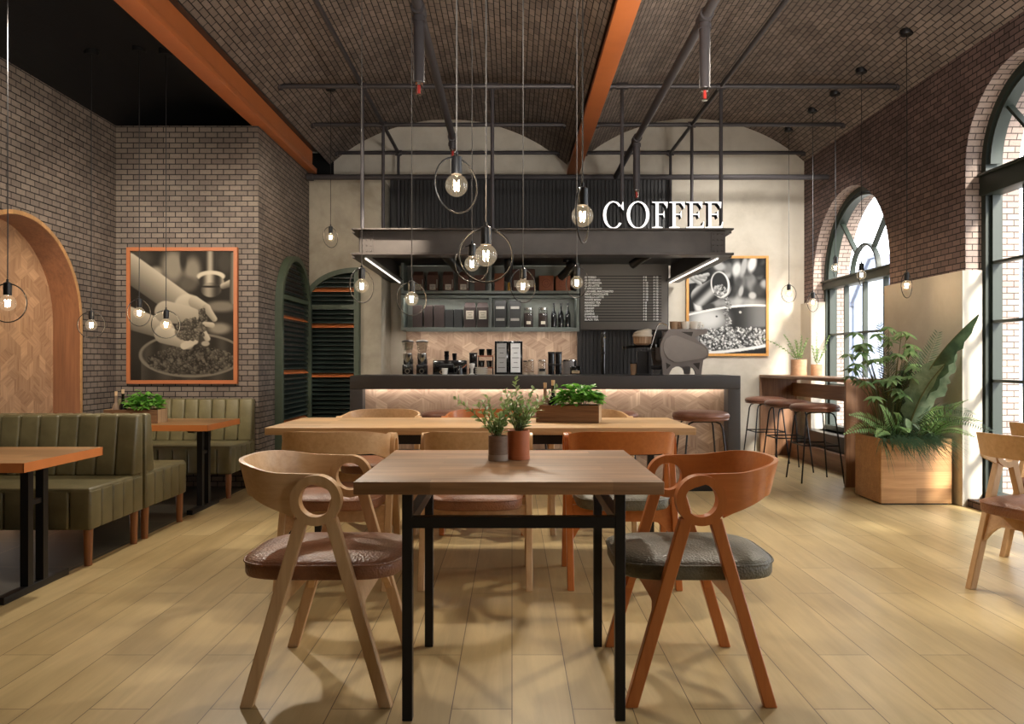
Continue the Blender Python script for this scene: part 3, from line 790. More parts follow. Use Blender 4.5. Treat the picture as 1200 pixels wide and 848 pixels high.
# ------------------------------------------------------------------ things on shelf and back counter
def bag(x, w, h, mat, label, z=1.935, lab=None, y=9.06, d=.09, gable=True, labels=1, grp=None):
    t = thing('coffee_bag', label, 'bag', (x, y, z), random.uniform(-.05, .05), grp)
    mb = MB(); hh = h * (.8 if gable else .97)
    pr = [(-w / 2, -d / 2, 0), (w / 2, -d / 2, 0), (w / 2, d / 2, 0), (-w / 2, d / 2, 0)]
    rws = [pr, [(a * 1.02, b * 1.05, hh) for a, b, _ in pr], [(a * .84, b * .2, h * .97) for a, b, _ in pr] if gable else [(a * .97, b * .9, h * .995) for a, b, _ in pr], [(a * .84, b * .2, h) for a, b, _ in pr] if gable else [(a * .9, b * .8, h) for a, b, _ in pr]]
    mb.grid(rws, True, False, True); mb.build('bag_body', mat, t, smooth=0)
    return t
def patch(t, x0, x1, z0, z1, y, mat, name='label_patch', lines=0):
    mb = MB(); mb.box(x0, x1, y - .002, y, z0, z1)
    o = mb.build(name, mat, t, smooth=0)
    if lines:
        mb = MB()
        for i in range(lines):
            z = z1 - (z1 - z0) * (i + 1) / (lines + 1); f = .3 if i % 2 else .15
            mb.box(x0 + (x1 - x0) * f, x1 - (x1 - x0) * f, y - .003, y - .002, z - .003, z + .003)
        mb.build('print_lines', 'ink', o, smooth=0)
    return o
G1 = 'coffee bags on the upper shelf'
bag_lab = ['brown gable-topped coffee bag first from left on the upper shelf', 'brown labelled coffee bag second from left on the upper shelf', 'brown labelled coffee bag third from left on the upper shelf', 'brown labelled coffee bag fourth from left on the upper shelf']
for x, l in zip((-1.1, -.93, -.75, -.569), bag_lab):
    t = bag(x, .125, .238, 'brown_bag', l, 1.947, grp=G1); patch(t, -.035, .035, .02, .085, -.048, 'label', lines=2); patch(t, .046, .056, .04, .14, -.048, 'label_grey', 'side_strip')
bag(-.377, .125, .195, 'brown_bag', 'shorter plain brown bag right of the labelled bags on upper shelf', 1.947, gable=False, grp=G1)
bag(-.148, .11, .215, 'orange_bag', 'rust-coloured plain bag just right of the shelf divider', 1.947, gable=False, grp=G1)
t = thing('glass_bottle', 'small amber glass bottle between bags on the upper shelf', 'bottle', (-.035, 9.05, 1.947))
mb = MB(); mb.lathe([(0, 0), (.018, 0), (.018, .09), (.008, .11), (.008, .13), (0, .13)]); mb.build('bottle_body', 'amber', t)
mb = MB(); mb.cyl(0, 0, .128, .142, .01, 12); mb.build('cap', 'black', t)
t = bag(.141, .255, .265, 'brown_bag', 'large brown box bag with a wide pale label band on upper shelf', 1.947, gable=False, d=.12); patch(t, -.115, .115, .05, .13, -.064, 'label', lines=3)
for x, l in ((.402, 'rust-brown box with round emblem, left of the pair on the upper shelf'), (.599, 'rust-brown box with round emblem at the right end of the upper shelf')):
    t = thing('coffee_box', l, 'box', (x, 9.06, 1.947)); mb = MB(); mb.box(-.086, .086, -.06, .06, 0, .185, .003); mb.build('box_body', 'orange_bag', t)
    mb = MB(); mb.annulus((0, .095), .045, .052, XZ, -.0625, -.06, 28); mb.annulus((0, .095), .02, .026, XZ, -.0625, -.06, 20); mb.build('emblem', 'orange_bag_d', t)
G2 = 'packets on the lower shelf'; zl = 1.5225
for x, w, h, l in ((-1.111, .11, .235, 'tall dark brown packet at the left end of the lower shelf'), (-.979, .1, .235, 'tall dark brown packet second from left on the lower shelf'), (-.855, .118, .235, 'tall dark brown packet third from left on the lower shelf')):
    bag(x, w, h + .03, 'dark_bag', l, zl, gable=False, grp=G2)
for x, l in ((-.736, 'short black packet, left one of the short pair on lower shelf'), (-.629, 'short black packet, right one of the short pair on lower shelf')):
    bag(x, .092, .215, 'black_bag', l, zl, gable=False, grp=G2)
for x, l in ((-.494, 'dark bag with large pale label left of its twin, lower shelf'), (-.345, 'dark bag with large pale label beside the lower shelf divider')):
    t = bag(x, .135, .3, 'dark_bag', l, zl, gable=True, grp=G2); patch(t, -.045, .045, .1, .2, -.048, 'label', lines=3)
for x, l in ((-.136, 'black bag with two pale labels just right of the lower divider'), (.036, 'black bag with two pale labels next to the glass canisters')):
    t = bag(x, .13, .32, 'black_bag', l, zl, gable=False, grp=G2); patch(t, -.05, .05, .22, .25, -.047, 'label_grey'); patch(t, -.05, .05, .08, .11, -.047, 'label_grey')
for x, l in ((.194, 'glass canister of beans on lower shelf, next to the black bags'), (.365, 'glass canister of beans on lower shelf, next to the bottles')):
    t = thing('glass_canister', l, 'jar', (x, 9.05, zl)); mb = MB(); mb.lathe([(0, 0), (.055, 0), (.058, .01), (.058, .2), (.05, .21), (0, .21)]); mb.build('jar_body', 'jar', t)
    mb = MB(); mb.cyl(0, 0, .006, .17, .052, 20); mb.build('beans', 'dark_bag', t); mb = MB(); mb.cyl(0, 0, .21, .235, .052, 20); mb.build('lid', 'chrome', t); patch(t, -.025, .025, .04, .075, -.0585, 'label')
for x, l in ((.493, 'black bottle on the lower shelf beside the glass canister'), (.576, 'black bottle in the middle of three on the lower shelf'), (.658, 'black bottle at the right end of the lower shelf')):
    t = thing('dark_bottle', l, 'bottle', (x, 9.05, zl), 0, 'black bottles on the lower shelf')
    mb = MB(); mb.lathe([(0, 0), (.032, 0), (.033, .01), (.033, .15), (.028, .175), (.012, .21), (.011, .265), (0, .265)], n=18); mb.build('bottle_body', 'gloss_black', t)
    mb = MB(); mb.cyl(0, 0, .262, .29, .013, 12); mb.build('cap', 'black_bag', t)

zc = .961
for x, l in ((-1.202, 'chrome and black coffee grinder at the left end of the back counter'), (-1.038, 'chrome and black coffee grinder nearer the black coffee machine')):
    t = thing('coffee_grinder', l, 'coffee grinder', (x, 8.9, zc), 0, 'coffee grinders on the back counter')
    mb = MB(); mb.box(-.06, .06, -.08, .09, 0, .13, .01); mb.box(-.055, .055, -.02, .09, .13, .2, .01); mb.build('grinder_body', 'gloss_black', t)
    mb = MB(); mb.lathe([(0, .13), (.016, .13), (.022, .15), (.055, .2), (.055, .26), (0, .262)], (0, -.03, 0), 20); mb.build('chrome_cone', 'chrome', t)
    mb = MB(); mb.lathe([(.045, .262), (.055, .3), (.068, .385), (.066, .385), (.05, .3)], (0, -.03, 0), 20); mb.build('hopper', 'jar', t)
    mb = MB(); mb.lathe([(0, .395), (.072, .388), (.078, .395), (.05, .41), (0, .415)], (0, -.03, 0), 20); mb.build('hopper_lid', 'black', t)
    mb = MB(); mb.annulus((0, .055), .018, .03, XZ, -.083, -.078, 18); mb.build('dial', 'chrome', t)
t = thing('coffee_machine', 'low black coffee machine with cups stacked on it', 'coffee machine', (-.721, 9.0, zc))
mb = MB(); mb.box(-.194, .194, -.14, .16, 0, .18, .012); mb.build('machine_body', 'gloss_black', t)
mb = MB(); mb.box(-.15, .05, -.17, -.13, .1, .14, .01); mb.cyl(-.1, -.15, .07, .1, .02, 12); mb.build('spout', 'black', t)
mb = MB(); mb.cyl(.12, -.142, .08, .1, .02, 14); bmesh.ops.transform(mb.bm, matrix=Matrix.Translation((0, 0, 0)), verts=mb.bm.verts); mb.build('knob', 'chrome', t)
def cup(x, y, z, r, h, mat, label, name='cup', handle=0, grp=None, hm=None):
    t = thing(name, label, 'cup', (x, y, z), 0, grp)
    mb = MB(); mb.lathe([(0, 0), (r * .74, 0), (r * .8, .004), (r, h), (r * .93, h), (r * .72, .008), (0, .008)], n=20); mb.build('cup_body', mat, t)
    if handle:
        mb = MB(); mb.tube([(handle * (r * .85 + .3 * h * math.sin(PI * i / 8)), 0, h * (.25 + .5 * i / 8)) for i in range(9)], .005, 6); mb.build('handle', hm or mat, t)
    return t
for k in range(2): cup(-.766, 9.0, zc + .181 + k * .045, .031, .06, 'gloss_black', ('lower' if k == 0 else 'upper') + ' black cup of the taller stack on the coffee machine', grp='cups on the coffee machine')
cup(-.673, 9.0, zc + .181, .029, .08, 'gloss_black', 'single tall black cup on the coffee machine', grp='cups on the coffee machine')
cup(-.77, 8.8, zc, .036, .09, 'white', 'white mug with brown handle before the black coffee machine', 'mug', -1, hm='brown_cup')
t = thing('kettle', 'slim dark kettle right of the black coffee machine', 'kettle', (-.6, 8.8, zc))
mb = MB(); mb.lathe([(0, 0), (.04, 0), (.042, .02), (.03, .1), (.022, .12), (0, .122)]); mb.build('kettle_body', 'gloss_black', t)
mb = MB(); mb.tube([(.03, 0, .09), (.06, 0, .11), (.075, 0, .13)], .006, 6); mb.build('spout', 'orange_bag', t); mb = MB(); mb.tube([(-.03, 0, .1), (-.065, 0, .09), (-.06, 0, .04), (-.035, 0, .03)], .006, 6); mb.build('handle', 'black', t)
t = thing('storage_tin', 'tall black square tin behind the white plates', 'tin', (-.453, 9.02, zc)); mb = MB(); mb.box(-.045, .045, -.045, .045, 0, .25, .006); mb.build('tin_body', 'gloss_black', t); mb = MB(); mb.box(-.047, .047, -.047, .047, .245, .268, .005); mb.build('lid', 'black', t)
t = thing('hand_grinder', 'small white hand grinder beside the plates', 'grinder', (-.46, 8.82, zc)); mb = MB(); mb.lathe([(0, 0), (.03, 0), (.03, .02), (.016, .03), (.016, .08), (.03, .1), (.034, .14), (0, .145)], n=18); mb.build('grinder_body', 'alu', t); mb = MB(); mb.tube([(0, 0, .145), (.03, 0, .155)], .004, 6); mb.sphere((.034, 0, .16), .007, 8, 6); mb.build('crank', 'black', t)
for k in range(6):
    t = thing('plate', 'white plate, number %s up in the stack on the back counter' % ['lowest', 'second', 'third', 'fourth', 'fifth', 'topmost'][k], 'plate', (-.352, 8.82, zc + k * .0165), 0, 'stacked plates')
    t['label'] = 'white plate, %s in the plate stack before the cup rack' % ['lowest', 'second from bottom', 'third from bottom', 'third from top', 'second from top', 'topmost'][k]
    mb = MB(); mb.lathe([(0, 0), (.045, 0), (.05, .002), (.078, .014), (.077, .0162), (.048, .005), (0, .005)], n=24); mb.build('plate_body', 'white', t)
t = thing('cup_rack', 'small brown two-tier rack holding black cups', 'rack', (-.308, 8.98, zc))
mb = MB(); mb.box(-.09, .09, -.05, .05, .085, .1); mb.build('lower_board', 'orange_bag_d', t); mb = MB(); mb.box(-.09, .09, -.05, .05, .22, .235); mb.build('upper_board', 'orange_bag_d', t)
for s_ in (-1, 1):
    mb = MB(); mb.box(s_ * .085 - .006, s_ * .085 + .006, .035, .05, 0, .235); mb.box(s_ * .085 - .006, s_ * .085 + .006, -.05, -.038, 0, .09); mb.build('post', 'black', t)
for i, x in enumerate((-.353, -.264)):
    for j, z in enumerate((.101, .236)):
        cup(x, 8.96, zc + z, .036, .075, 'gloss_black', '%s black cup on the %s board of the brown rack' % (('left', 'right')[i], ('lower', 'upper')[j]), grp='black cups on the rack')
for x, mt, l in ((-.12, 'paper_grey', 'grey menu page in a black clip frame on the back counter'), (.041, 'paper', 'white menu page in a black clip frame on the back counter')):
    t = thing('menu_clipboard', l, 'menu', (x, 8.86, zc)); mb = MB(); mb.box(-.08, .08, 0, .016, 0, .4, .004); mb.box(-.08, .08, 0, .08, 0, .012, .003); mb.build('clip_frame', 'gloss_black', t)
    o = patch(t, -.056, .056, .04, .375, -.0005, mt, 'page', 5); mb = MB(); mb.box(-.02, .02, -.008, .003, .375, .4, .003); mb.build('clip', 'black', t)
def jar(x, y, r, h, label, fill, lab=False, lid='chrome'):
    t = thing('glass_jar', label, 'jar', (x, y, zc)); mb = MB(); mb.lathe([(0, 0), (r * .96, 0), (r, .008), (r, h * .86), (r * .85, h * .92), (0, h * .92)]); mb.build('jar_body', 'jar', t)
    mb = MB(); mb.cyl(0, 0, .005, h * fill, r * .92, 18); mb.build('contents', 'label', t); mb = MB(); mb.cyl(0, 0, h * .92, h, r * .9, 18); mb.build('lid', lid, t)
    if lab: patch(t, -r * .7, r * .7, h * .28, h * .45, -r - .001, 'black')
jar(.153, 8.9, .026, .175, 'slim dark-lidded jar beside the white menu page', .2, lid='black'); jar(.217, 8.88, .038, .185, 'plain glass jar right of the slim jar', .2); jar(.347, 8.88, .048, .185, 'glass jar with a black label', .4, True)
for i, x in enumerate((.458, .542)):
    for k in range(2):
        t = thing('round_tin', '%s round black tin of the %s stack beside the labelled jar' % (('lower', 'upper')[k], ('left', 'right')[i]), 'tin', (x, 8.95, zc + k * .139), 0, 'black tins on the back counter')
        mb = MB(); mb.cyl(0, 0, 0, .115, .039, 22); mb.build('tin_body', 'gloss_black', t); mb = MB(); mb.cyl(0, 0, .115, .138, .041, 22); mb.build('lid', 'black', t)
t = thing('steel_pot', 'lidded grey steel pot at the right end of the splashback', 'pot', (.67, 9.02, zc)); mb = MB(); mb.lathe([(0, 0), (.076, 0), (.08, .01), (.08, .17), (0, .17)]); mb.build('pot_body', 'grey_machine', t); mb = MB(); mb.lathe([(0, .17), (.086, .17), (.086, .185), (.03, .2), (0, .2)]); mb.build('lid', 'chrome', t)
t = thing('perfume_style_bottle', 'squat black bottle with a tan label before the steel pot', 'bottle', (.729, 8.82, zc)); t.name = 'squat_bottle'
mb = MB(); mb.box(-.062, .062, -.025, .025, 0, .115, .006); mb.build('bottle_body', 'gloss_black', t); mb = MB(); mb.cyl(0, 0, .115, .17, .016, 14); mb.build('cap', 'black', t); patch(t, -.045, .045, .03, .06, -.0255, 'cork', lines=1)
t = thing('tap', 'tall chrome tap standing before the black slat wall', 'tap', (1.058, 8.9, zc)); mb = MB(); mb.cyl(0, 0, 0, .25, .022, 18); mb.cyl(0, 0, .28, .5, .026, 18); mb.build('column', 'gloss_black', t)
mb = MB(); mb.cyl(0, 0, .25, .28, .03, 18); mb.cyl(0, 0, .5, .515, .027, 18); mb.build('collar', 'black', t); mb = MB(); mb.tube([(0, 0, .46), (0, -.12, .47), (0, -.16, .44)], .012, 8); mb.build('spout', 'chrome', t)

# espresso machine (on the bar counter)
em = thing('espresso_machine', 'grey espresso machine with cups on top at the right end of the bar', 'coffee machine', (0, 6.9, 1.003))
k = .000678; em_to = lambda u, v, d: (1.036 + u * k, d, (786 - v) * k)
outl = [(540, 185), (1060, 185), (1052, 240), (900, 272), (890, 300), (940, 345), (1010, 385), (1060, 435), (1073, 490), (1062, 545), (1000, 592), (985, 690), (974, 785), (900, 785), (890, 735), (868, 700), (825, 677), (640, 675), (590, 700), (562, 745), (545, 785), (465, 785), (462, 690), (452, 590), (432, 490), (432, 390), (470, 290)]
inl = [(640, 262), (700, 285), (860, 348), (990, 405), (1040, 455), (1050, 510), (1020, 555), (900, 580), (690, 612), (620, 612), (540, 575), (490, 500), (474, 430), (484, 360), (520, 300), (575, 268)]
for y0 in (-.02, .42):
    mb = MB(); mb.prism(outl, em_to, y0, y0 + .03); o = mb.build('side_panel', 'grey_machine', em, smooth=30)
    if y0 < 0:
        mb = MB(); mb.prism(inl, em_to, y0 - .008, y0 - .001); mb.build('inset_plate', 'grey_machine2', o, smooth=30, label='paler inset side plate')
        mb = MB(); mb.prism([(705, 215), (865, 215), (845, 275)], em_to, y0 - .001, y0 + .001); mb.prism([(505, 620), (570, 655), (515, 710)], em_to, y0 - .001, y0 + .001); mb.prism([(860, 632), (955, 620), (940, 715)], em_to, y0 - .001, y0 + .001); mb.build('cut_outs', 'steel', o, smooth=0)
mb = MB(); mb.box(*[em_to(480, 0, 0)[0], em_to(960, 0, 0)[0]], .0, .42, .12, .395, .03); mb.build('boiler_housing', 'grey_machine', em)
mb = MB(); mb.box(em_to(545, 0, 0)[0], em_to(1055, 0, 0)[0], -.01, .44, .395, .412); mb.build('cup_tray', 'grey_machine', em)
mb = MB(); mb.box(em_to(310, 0, 0)[0], em_to(470, 0, 0)[0], .02, .42, .05, .085, .006); mb.build('drip_tray', 'black', em)
for y in (.1, .3):
    mb = MB(); mb.cyl(em_to(400, 0, 0)[0], y, .28, .36, .035, 16); mb.box(em_to(395, 0, 0)[0], em_to(480, 0, 0)[0], y - .03, y + .03, .33, .4, .008); mb.build('group_head', 'black', em)
    mb = MB(); mb.cyl(em_to(400, 0, 0)[0], y, .25, .28, .036, 16); mb.tube([(em_to(390, 0, 0)[0], y, .268), (em_to(210, 0, 0)[0], y, .265), (em_to(0, 0, 0)[0], y, .25)], .013, 10); mb.build('portafilter', 'gloss_black', em)
mb = MB(); mb.tube([em_to(u, v, -.01) for u, v in ((520, 130), (470, 100), (420, 108), (395, 140), (300, 450))], .0055, 8); mb.build('steam_wand', 'chrome', em)
for i, (u, mt) in enumerate(((635, 'brown_cup'), (725, 'brown_cup'), (790, 'white'), (850, 'brown_cup'), (900, 'white'), (970, 'white'))):
    cup(em_to(u, 0, 0)[0], 6.96 + .05 * (i % 2), 1.003 + .4125, .04, .07, mt, ['brown espresso cup at the left of the cups on the grey machine', 'brown cup second from left on the grey machine', 'white cup third from left on the grey machine', 'brown cup fourth from left on the grey machine', 'white cup second from right on the grey machine', 'white cup at the right of the cups on the grey machine'][i], 'espresso_cup', 1, 'cups on the espresso machine')
x = em_to(290, 0, 0)[0]
mb = MB(); mb.box(x - .012, x + .012, -.04, -.015, 0, .225); mb.box(em_to(180, 0, 0)[0], em_to(350, 0, 0)[0], -.06, .02, .218, .228); mb.box(em_to(110, 0, 0)[0], em_to(300, 0, 0)[0], -.06, .05, 0, .012, .003); mb.box(em_to(130, 0, 0)[0], em_to(285, 0, 0)[0], .0, .04, .012, .21); mb.build('front_stand', 'black', em)
cx_ = em_to(215, 0, 0)[0]; mb = MB(); rws = []
for rr, zz in ((.05, .27), (.075, .285), (.082, .345)):
    rws.append([(cx_ + rr * (1 + .06 * (i % 2)) * math.cos(2 * PI * i / 40), .06 + rr * .8 * (1 + .06 * (i % 2)) * math.sin(2 * PI * i / 40), zz) for i in range(40)])
mb.grid(rws, True, False, True); mb.build('ribbed_group', 'brown_cup', em, smooth=0)  # tan colour stands in for reflections on the chrome group
mb = MB(); mb.lathe([(0, .345), (.09, .345), (.09, .362), (.083, .366), (.083, .385), (.05, .40), (0, .40)], (cx_, .06, 0), 24)
for v in mb.bm.verts:
    if v.co.z > .37: v.co.z += (v.co.x - cx_) * .2 + .01
mb.build('group_cap', 'label', em)
t = thing('paper_cup', 'tan takeaway cup at the left of the espresso machine', 'cup', (em_to(95, 0, 0)[0], 6.95, 1.003)); mb = MB(); mb.lathe([(0, 0), (.026, 0), (.034, .1), (0, .1)], n=18); mb.build('cup_body', 'brown_cup', t); mb = MB(); mb.cyl(0, 0, .1, .112, .036, 18); mb.build('lid', 'black', t)

# ------------------------------------------------------------------ seating
def loop(cx, cy, ax, ay, z, n=44, e=4.2):
    out = []
    for i in range(n):
        t = 2 * PI * i / n; c, s_ = math.cos(t), math.sin(t)
        out.append((cx + ax * math.copysign(abs(c) ** (2 / e), c), cy + ay * math.copysign(abs(s_) ** (2 / e), s_), z))
    return out
def make_chair(lab, w, wv, seat_m, loc, rz, grp):
    t = thing('dining_chair', lab, 'chair', loc, rz, grp)
    # seat
    mb = MB(); L = lambda k, z: loop(-.012, 0, .272 * k, .232 * k, z)
    mb.outline_loft([L(.95, .397), L(.985, .400), L(1.0, .408), L(1.003, .445), L(.995, .449), L(.97, .455), L(.88, .463), L(.7, .469), L(.4, .472), L(.1, .473)])
    so = mb.build('seat', seat_m, t, smooth=60)
    mb = MB(); mb.tube(loop(-.012, 0, .274, .234, .447), .004, 6, True); mb.build('piping', seat_m, so)
    # side frames
    for s_ in (-1, 1):
        y0 = s_ * .265
        mb = MB(); mb.annulus((0, .672), .0535, .082, XZ, y0 - .021, y0 + .021, 44)
        bmesh.ops.bevel(mb.bm, geom=[e for e in mb.bm.edges if abs(e.calc_face_angle(0)) > 1], offset=.004, segments=2, affect='EDGES')
        mb.build('arm_ring', wv, t)
        for q in (-1, 1):
            mb = MB(); mb.prism([(q * .046 - .021, .615), (q * .046 + .021, .615), (q * .226 + .021, 0), (q * .226 - .021, 0)], XZ, y0 - .0165, y0 + .0165)
            bmesh.ops.bevel(mb.bm, geom=list(mb.bm.edges), offset=.003, segments=1, affect='EDGES')
            mb.build('leg', wv, t)
    # aprons between the legs, arched below, leaning with the legs
    for q in (-1, 1):
        mb = MB(); n = 20; rows_ = []
        for i in range(n + 1):
            y = -.249 + .498 * i / n; a = abs(y) / .249
            zb = .318 - (.085 * max(0, (a - .62) / .38) ** 2.2); zt = .397
            f = lambda z, o: q * (.226 - .3035 * z - .012 + o)
            rows_.append([(f(zb, 0), y, zb), (f(zt, 0), y, zt), (f(zt, .024), y, zt), (f(zb, .024), y, zb)])
        mb.grid(rows_, True, False, True); mb.build('apron', w, t, smooth=40)
    # wrap-round back
    cols = []
    ra = .076
    for x in (0.012, -.01, -.03, -.05, -.066): cols.append((x, -.265, .672 + math.sqrt(ra * ra - x * x), .7545 + .02 * (-x)))
    cols.append((-.0755, -.265, .612, .7565))
    na = 40; a_, b_, cx = .215, .265, -.105; e = 2.35
    arc = []
    for i in range(na + 1):
        th = -PI / 2 - PI * i / na; c_, s_ = math.cos(th), math.sin(th)
        x = cx - a_ * abs(c_) ** (2 / e); y = b_ * math.copysign(abs(s_) ** (2 / e), s_)
        arc.append((x, y))
    for x, y in arc:
        u = (cx - x) / a_; u = max(0, min(1, u)); sm = u * u * (3 - 2 * u)
        cols.append((x, y, .616 + .056 * max(0, min(1, (-.075 - x) / .17)), .757 + .028 * sm))
    full = cols + [(x, -y, zb, zt) for x, y, zb, zt in reversed(cols[:6])]
    mb = MB(); rows_ = []; m_ = len(full); th = .015
    for i, (x, y, zb, zt) in enumerate(full):
        x_a, y_a = full[max(i - 1, 0)][:2]; x_b, y_b = full[min(i + 1, m_ - 1)][:2]
        tx, ty = x_b - x_a, y_b - y_a; l = math.hypot(tx, ty) or 1; nx, ny = ty / l, -tx / l     # outward
        if nx * (x + .05) + ny * y < 0: nx, ny = -nx, -ny
        u = max(0, min(1, (cx - x) / a_)); fl = .03 * u
        B = (x - nx * fl, y - ny * fl)
        rows_.append([(B[0], B[1], zb), (x, y, zt), (x - nx * th, y - ny * th, zt), (B[0] - nx * th, B[1] - ny * th, zb)])
    mb.grid(rows_, True, False, True)
    mb.build('backrest', w, t, smooth=40)
    return t
GN, GO = 'pale wood dining chairs', 'orange stained dining chairs'
ch_n = make_chair('pale wood dining chair with brown seat at the left end of the front table', 'chair_wood', 'chair_wood_v', 'leather_brown', (-.636, 2.765, 0), 0, GN)
ch_o = make_chair('orange dining chair with grey-green seat at the right end of the front table', 'orange_wood', 'orange_wood_v', 'leather_olive', (.613, 2.765, 0), PI, GO)
H = PI / 2
dup(ch_n, (-.887, 3.99, 0), H, 'pale wood chair tucked under near side of long table behind the left front chair')
dup(ch_n, (-.18, 3.99, 0), H, 'pale wood chair at middle of near side of long table, behind the potted plants')
dup(ch_o, (.554, 4.0, 0), H, 'orange chair at the near side of the long table')
dup(ch_n, (-.9, 5.2, 0), -H, 'pale wood chair at far side of long table, left of the orange one')
dup(ch_o, (-.19, 5.2, 0), -H, 'orange chair at the far side of the long table behind the potted plants')
dup(ch_n, (.53, 5.2, 0), -H, 'pale wood chair at far side of long table behind the herb crate')
dup(ch_n, (2.565, 3.616, 0), math.radians(17.5), 'pale wood chair cut off by the right picture edge, nearer one')
dup(ch_n, (3.13, 4.24, 0), math.radians(17.5), 'pale wood chair behind the nearer chair at the right picture edge')

# stools
def make_stool(lab, loc, grp, rz=0):
    t = thing('bar_stool', lab, 'stool', loc, rz, grp)
    mb = MB(); R = .225
    mb.lathe([(0, .655), (R - .03, .655), (R - .008, .66), (R - .002, .667), (R - .006, .673)], n=40); mb.build('seat_base', 'leather_stool', t, smooth=60)
    mb = MB(); mb.lathe([(0, .673), (R - .006, .673), (R + .002, .685), (R, .702), (R - .015, .716), (R - .05, .726), (R * .5, .732), (0, .733)], n=40); mb.build('seat', 'leather_stool', t, smooth=60)
    f, g = .197, .115
    for s_ in (-1, 1):
        p = [(-f, s_ * f, 0), (-g - .022, s_ * (g + .03), .60), (-g - .008, s_ * (g + .018), .635), (-g + .03, s_ * (g + .01), .65), (g - .03, s_ * (g + .01), .65), (g + .008, s_ * (g + .018), .635), (g + .022, s_ * (g + .03), .60), (f, s_ * f, 0)]
        for q in (-1, 1):
            h_ = [(x * q, y, z) for x, y, z in p[:4]] + [(0, p[4][1], .65)]
            mb = MB(); mb.tube(h_, .0075, 8); mb.build('leg', 'black', t)
    mb = MB(); zf = .345; k = f - (f - g - .025) * zf / .62
    mb.tube([(-k, -k, zf), (k, -k, zf), (k, k, zf), (-k, k, zf)], .007, 8, True); mb.build('footrest', 'black', t)
    return t
GS = 'brown leather bar stools at the coffee bar'; GW = 'brown leather bar stools at the window bar'
s0 = make_stool('brown bar stool in full view at the right end of the coffee bar', (1.515, 6.17, 0), GS)
dup(s0, (.79, 6.17, 0), .1, 'brown bar stool at the coffee bar behind the herb crate')
dup(s0, (.13, 6.17, 0), -.1, 'brown bar stool at the coffee bar behind the potted plants')
dup(s0, (-.5, 6.17, 0), .05, 'brown bar stool at the coffee bar between pale and orange far chairs')
dup(s0, (2.865, 7.27, 0), 0, 'brown bar stool at the window bar nearest the planter', GW)
dup(s0, (2.855, 7.97, 0), 0, 'brown bar stool, middle one of three at the window bar', GW)
dup(s0, (2.86, 8.66, 0), 0, 'brown bar stool at the window bar nearest the back wall', GW)

# tables
def frame_table(name, lab, x0, x1, y0, y1, top, th, topm, lx0, lx1, ly0, ly1, leg, zr0, zr1, tr=.014):
    t = thing(name, lab, 'table', ((x0 + x1) / 2, (y0 + y1) / 2, 0)); ox, oy = t.location.x, t.location.y
    mb = MB(); mb.box(x0 - ox, x1 - ox, y0 - oy, y1 - oy, top - th, top, .003); mb.build('tabletop', topm, t)
    h = leg / 2
    X, Y = (lx0 - ox, lx1 - ox), (ly0 - oy, ly1 - oy)
    for x in X:
        for y in Y:
            mb = MB(); mb.box(x - h, x + h, y - h, y + h, 0, top - th, .0015, 1); mb.build('leg', 'black', t)
    for a, b in ((top - th - tr, top - th - .001), (zr0, zr1)):
        for y in Y:
            mb = MB(); mb.box(X[0] + h, X[1] - h, y - h, y + h, a, b); mb.build('rail', 'black', t)
        for x in X:
            mb = MB(); mb.box(x - h, x + h, Y[0] + h, Y[1] - h, a, b); mb.build('rail', 'black', t)
    return t
frame_table('dining_table', 'small wooden table on black metal frame in the front', -.477, .458, 2.307, 3.143, .76, .039, 'table_x', -.327, .338, 2.41, 3.034, .032, .602, .637)
frame_table('dining_table', 'long pale wood table on black frame in the middle of the room', -1.356, 1.01, 4.208, 4.985, .76, .04, 'long_x', -1.23, .88, 4.3, 4.88, .04, .6, .63, .053)

# booth tables
def booth_table(lab, y0, y1):
    yc = (y0 + y1) / 2; t = thing('booth_table', lab, 'table', (-2.36, yc, 0))
    hd = (y1 - y0) / 2
    mb = MB(); mb.box(-.98, .157, -hd + .003, hd - .003, .62, .664); mb.build('tabletop', 'booth_x', t)
    mb = MB(); mb.box(-.98, .16, -hd, -hd + .003, .62, .6635); mb.box(.157, .16, -hd, hd, .62, .6635); mb.box(-.98, .16, hd - .003, hd, .62, .6635); mb.build('edge_band', 'orange_edge', t, smooth=0, label='orange painted table edge')
    for x in (0, -.8):
        mb = MB(); mb.box(x - .022, x + .022, -.26, .26, 0, .035, .003); mb.build('foot_bar', 'black', t)
        for y in (-.06, .06):
            mb = MB(); mb.box(x - .02, x + .02, y - .02, y + .02, .035, .6); mb.build('post', 'black', t)
        mb = MB(); mb.box(x - .012, x + .012, -.04, .04, .42, .445); mb.build('cross_link', 'black', t)
        mb = MB(); mb.box(x - .022, x + .022, -.24, .24, .6, .62); mb.build('top_bar', 'black', t)
booth_table('booth table with orange edge at the left picture edge', 3.46, 4.13)
booth_table('booth table with orange edge carrying a herb crate', 5.55, 6.21)

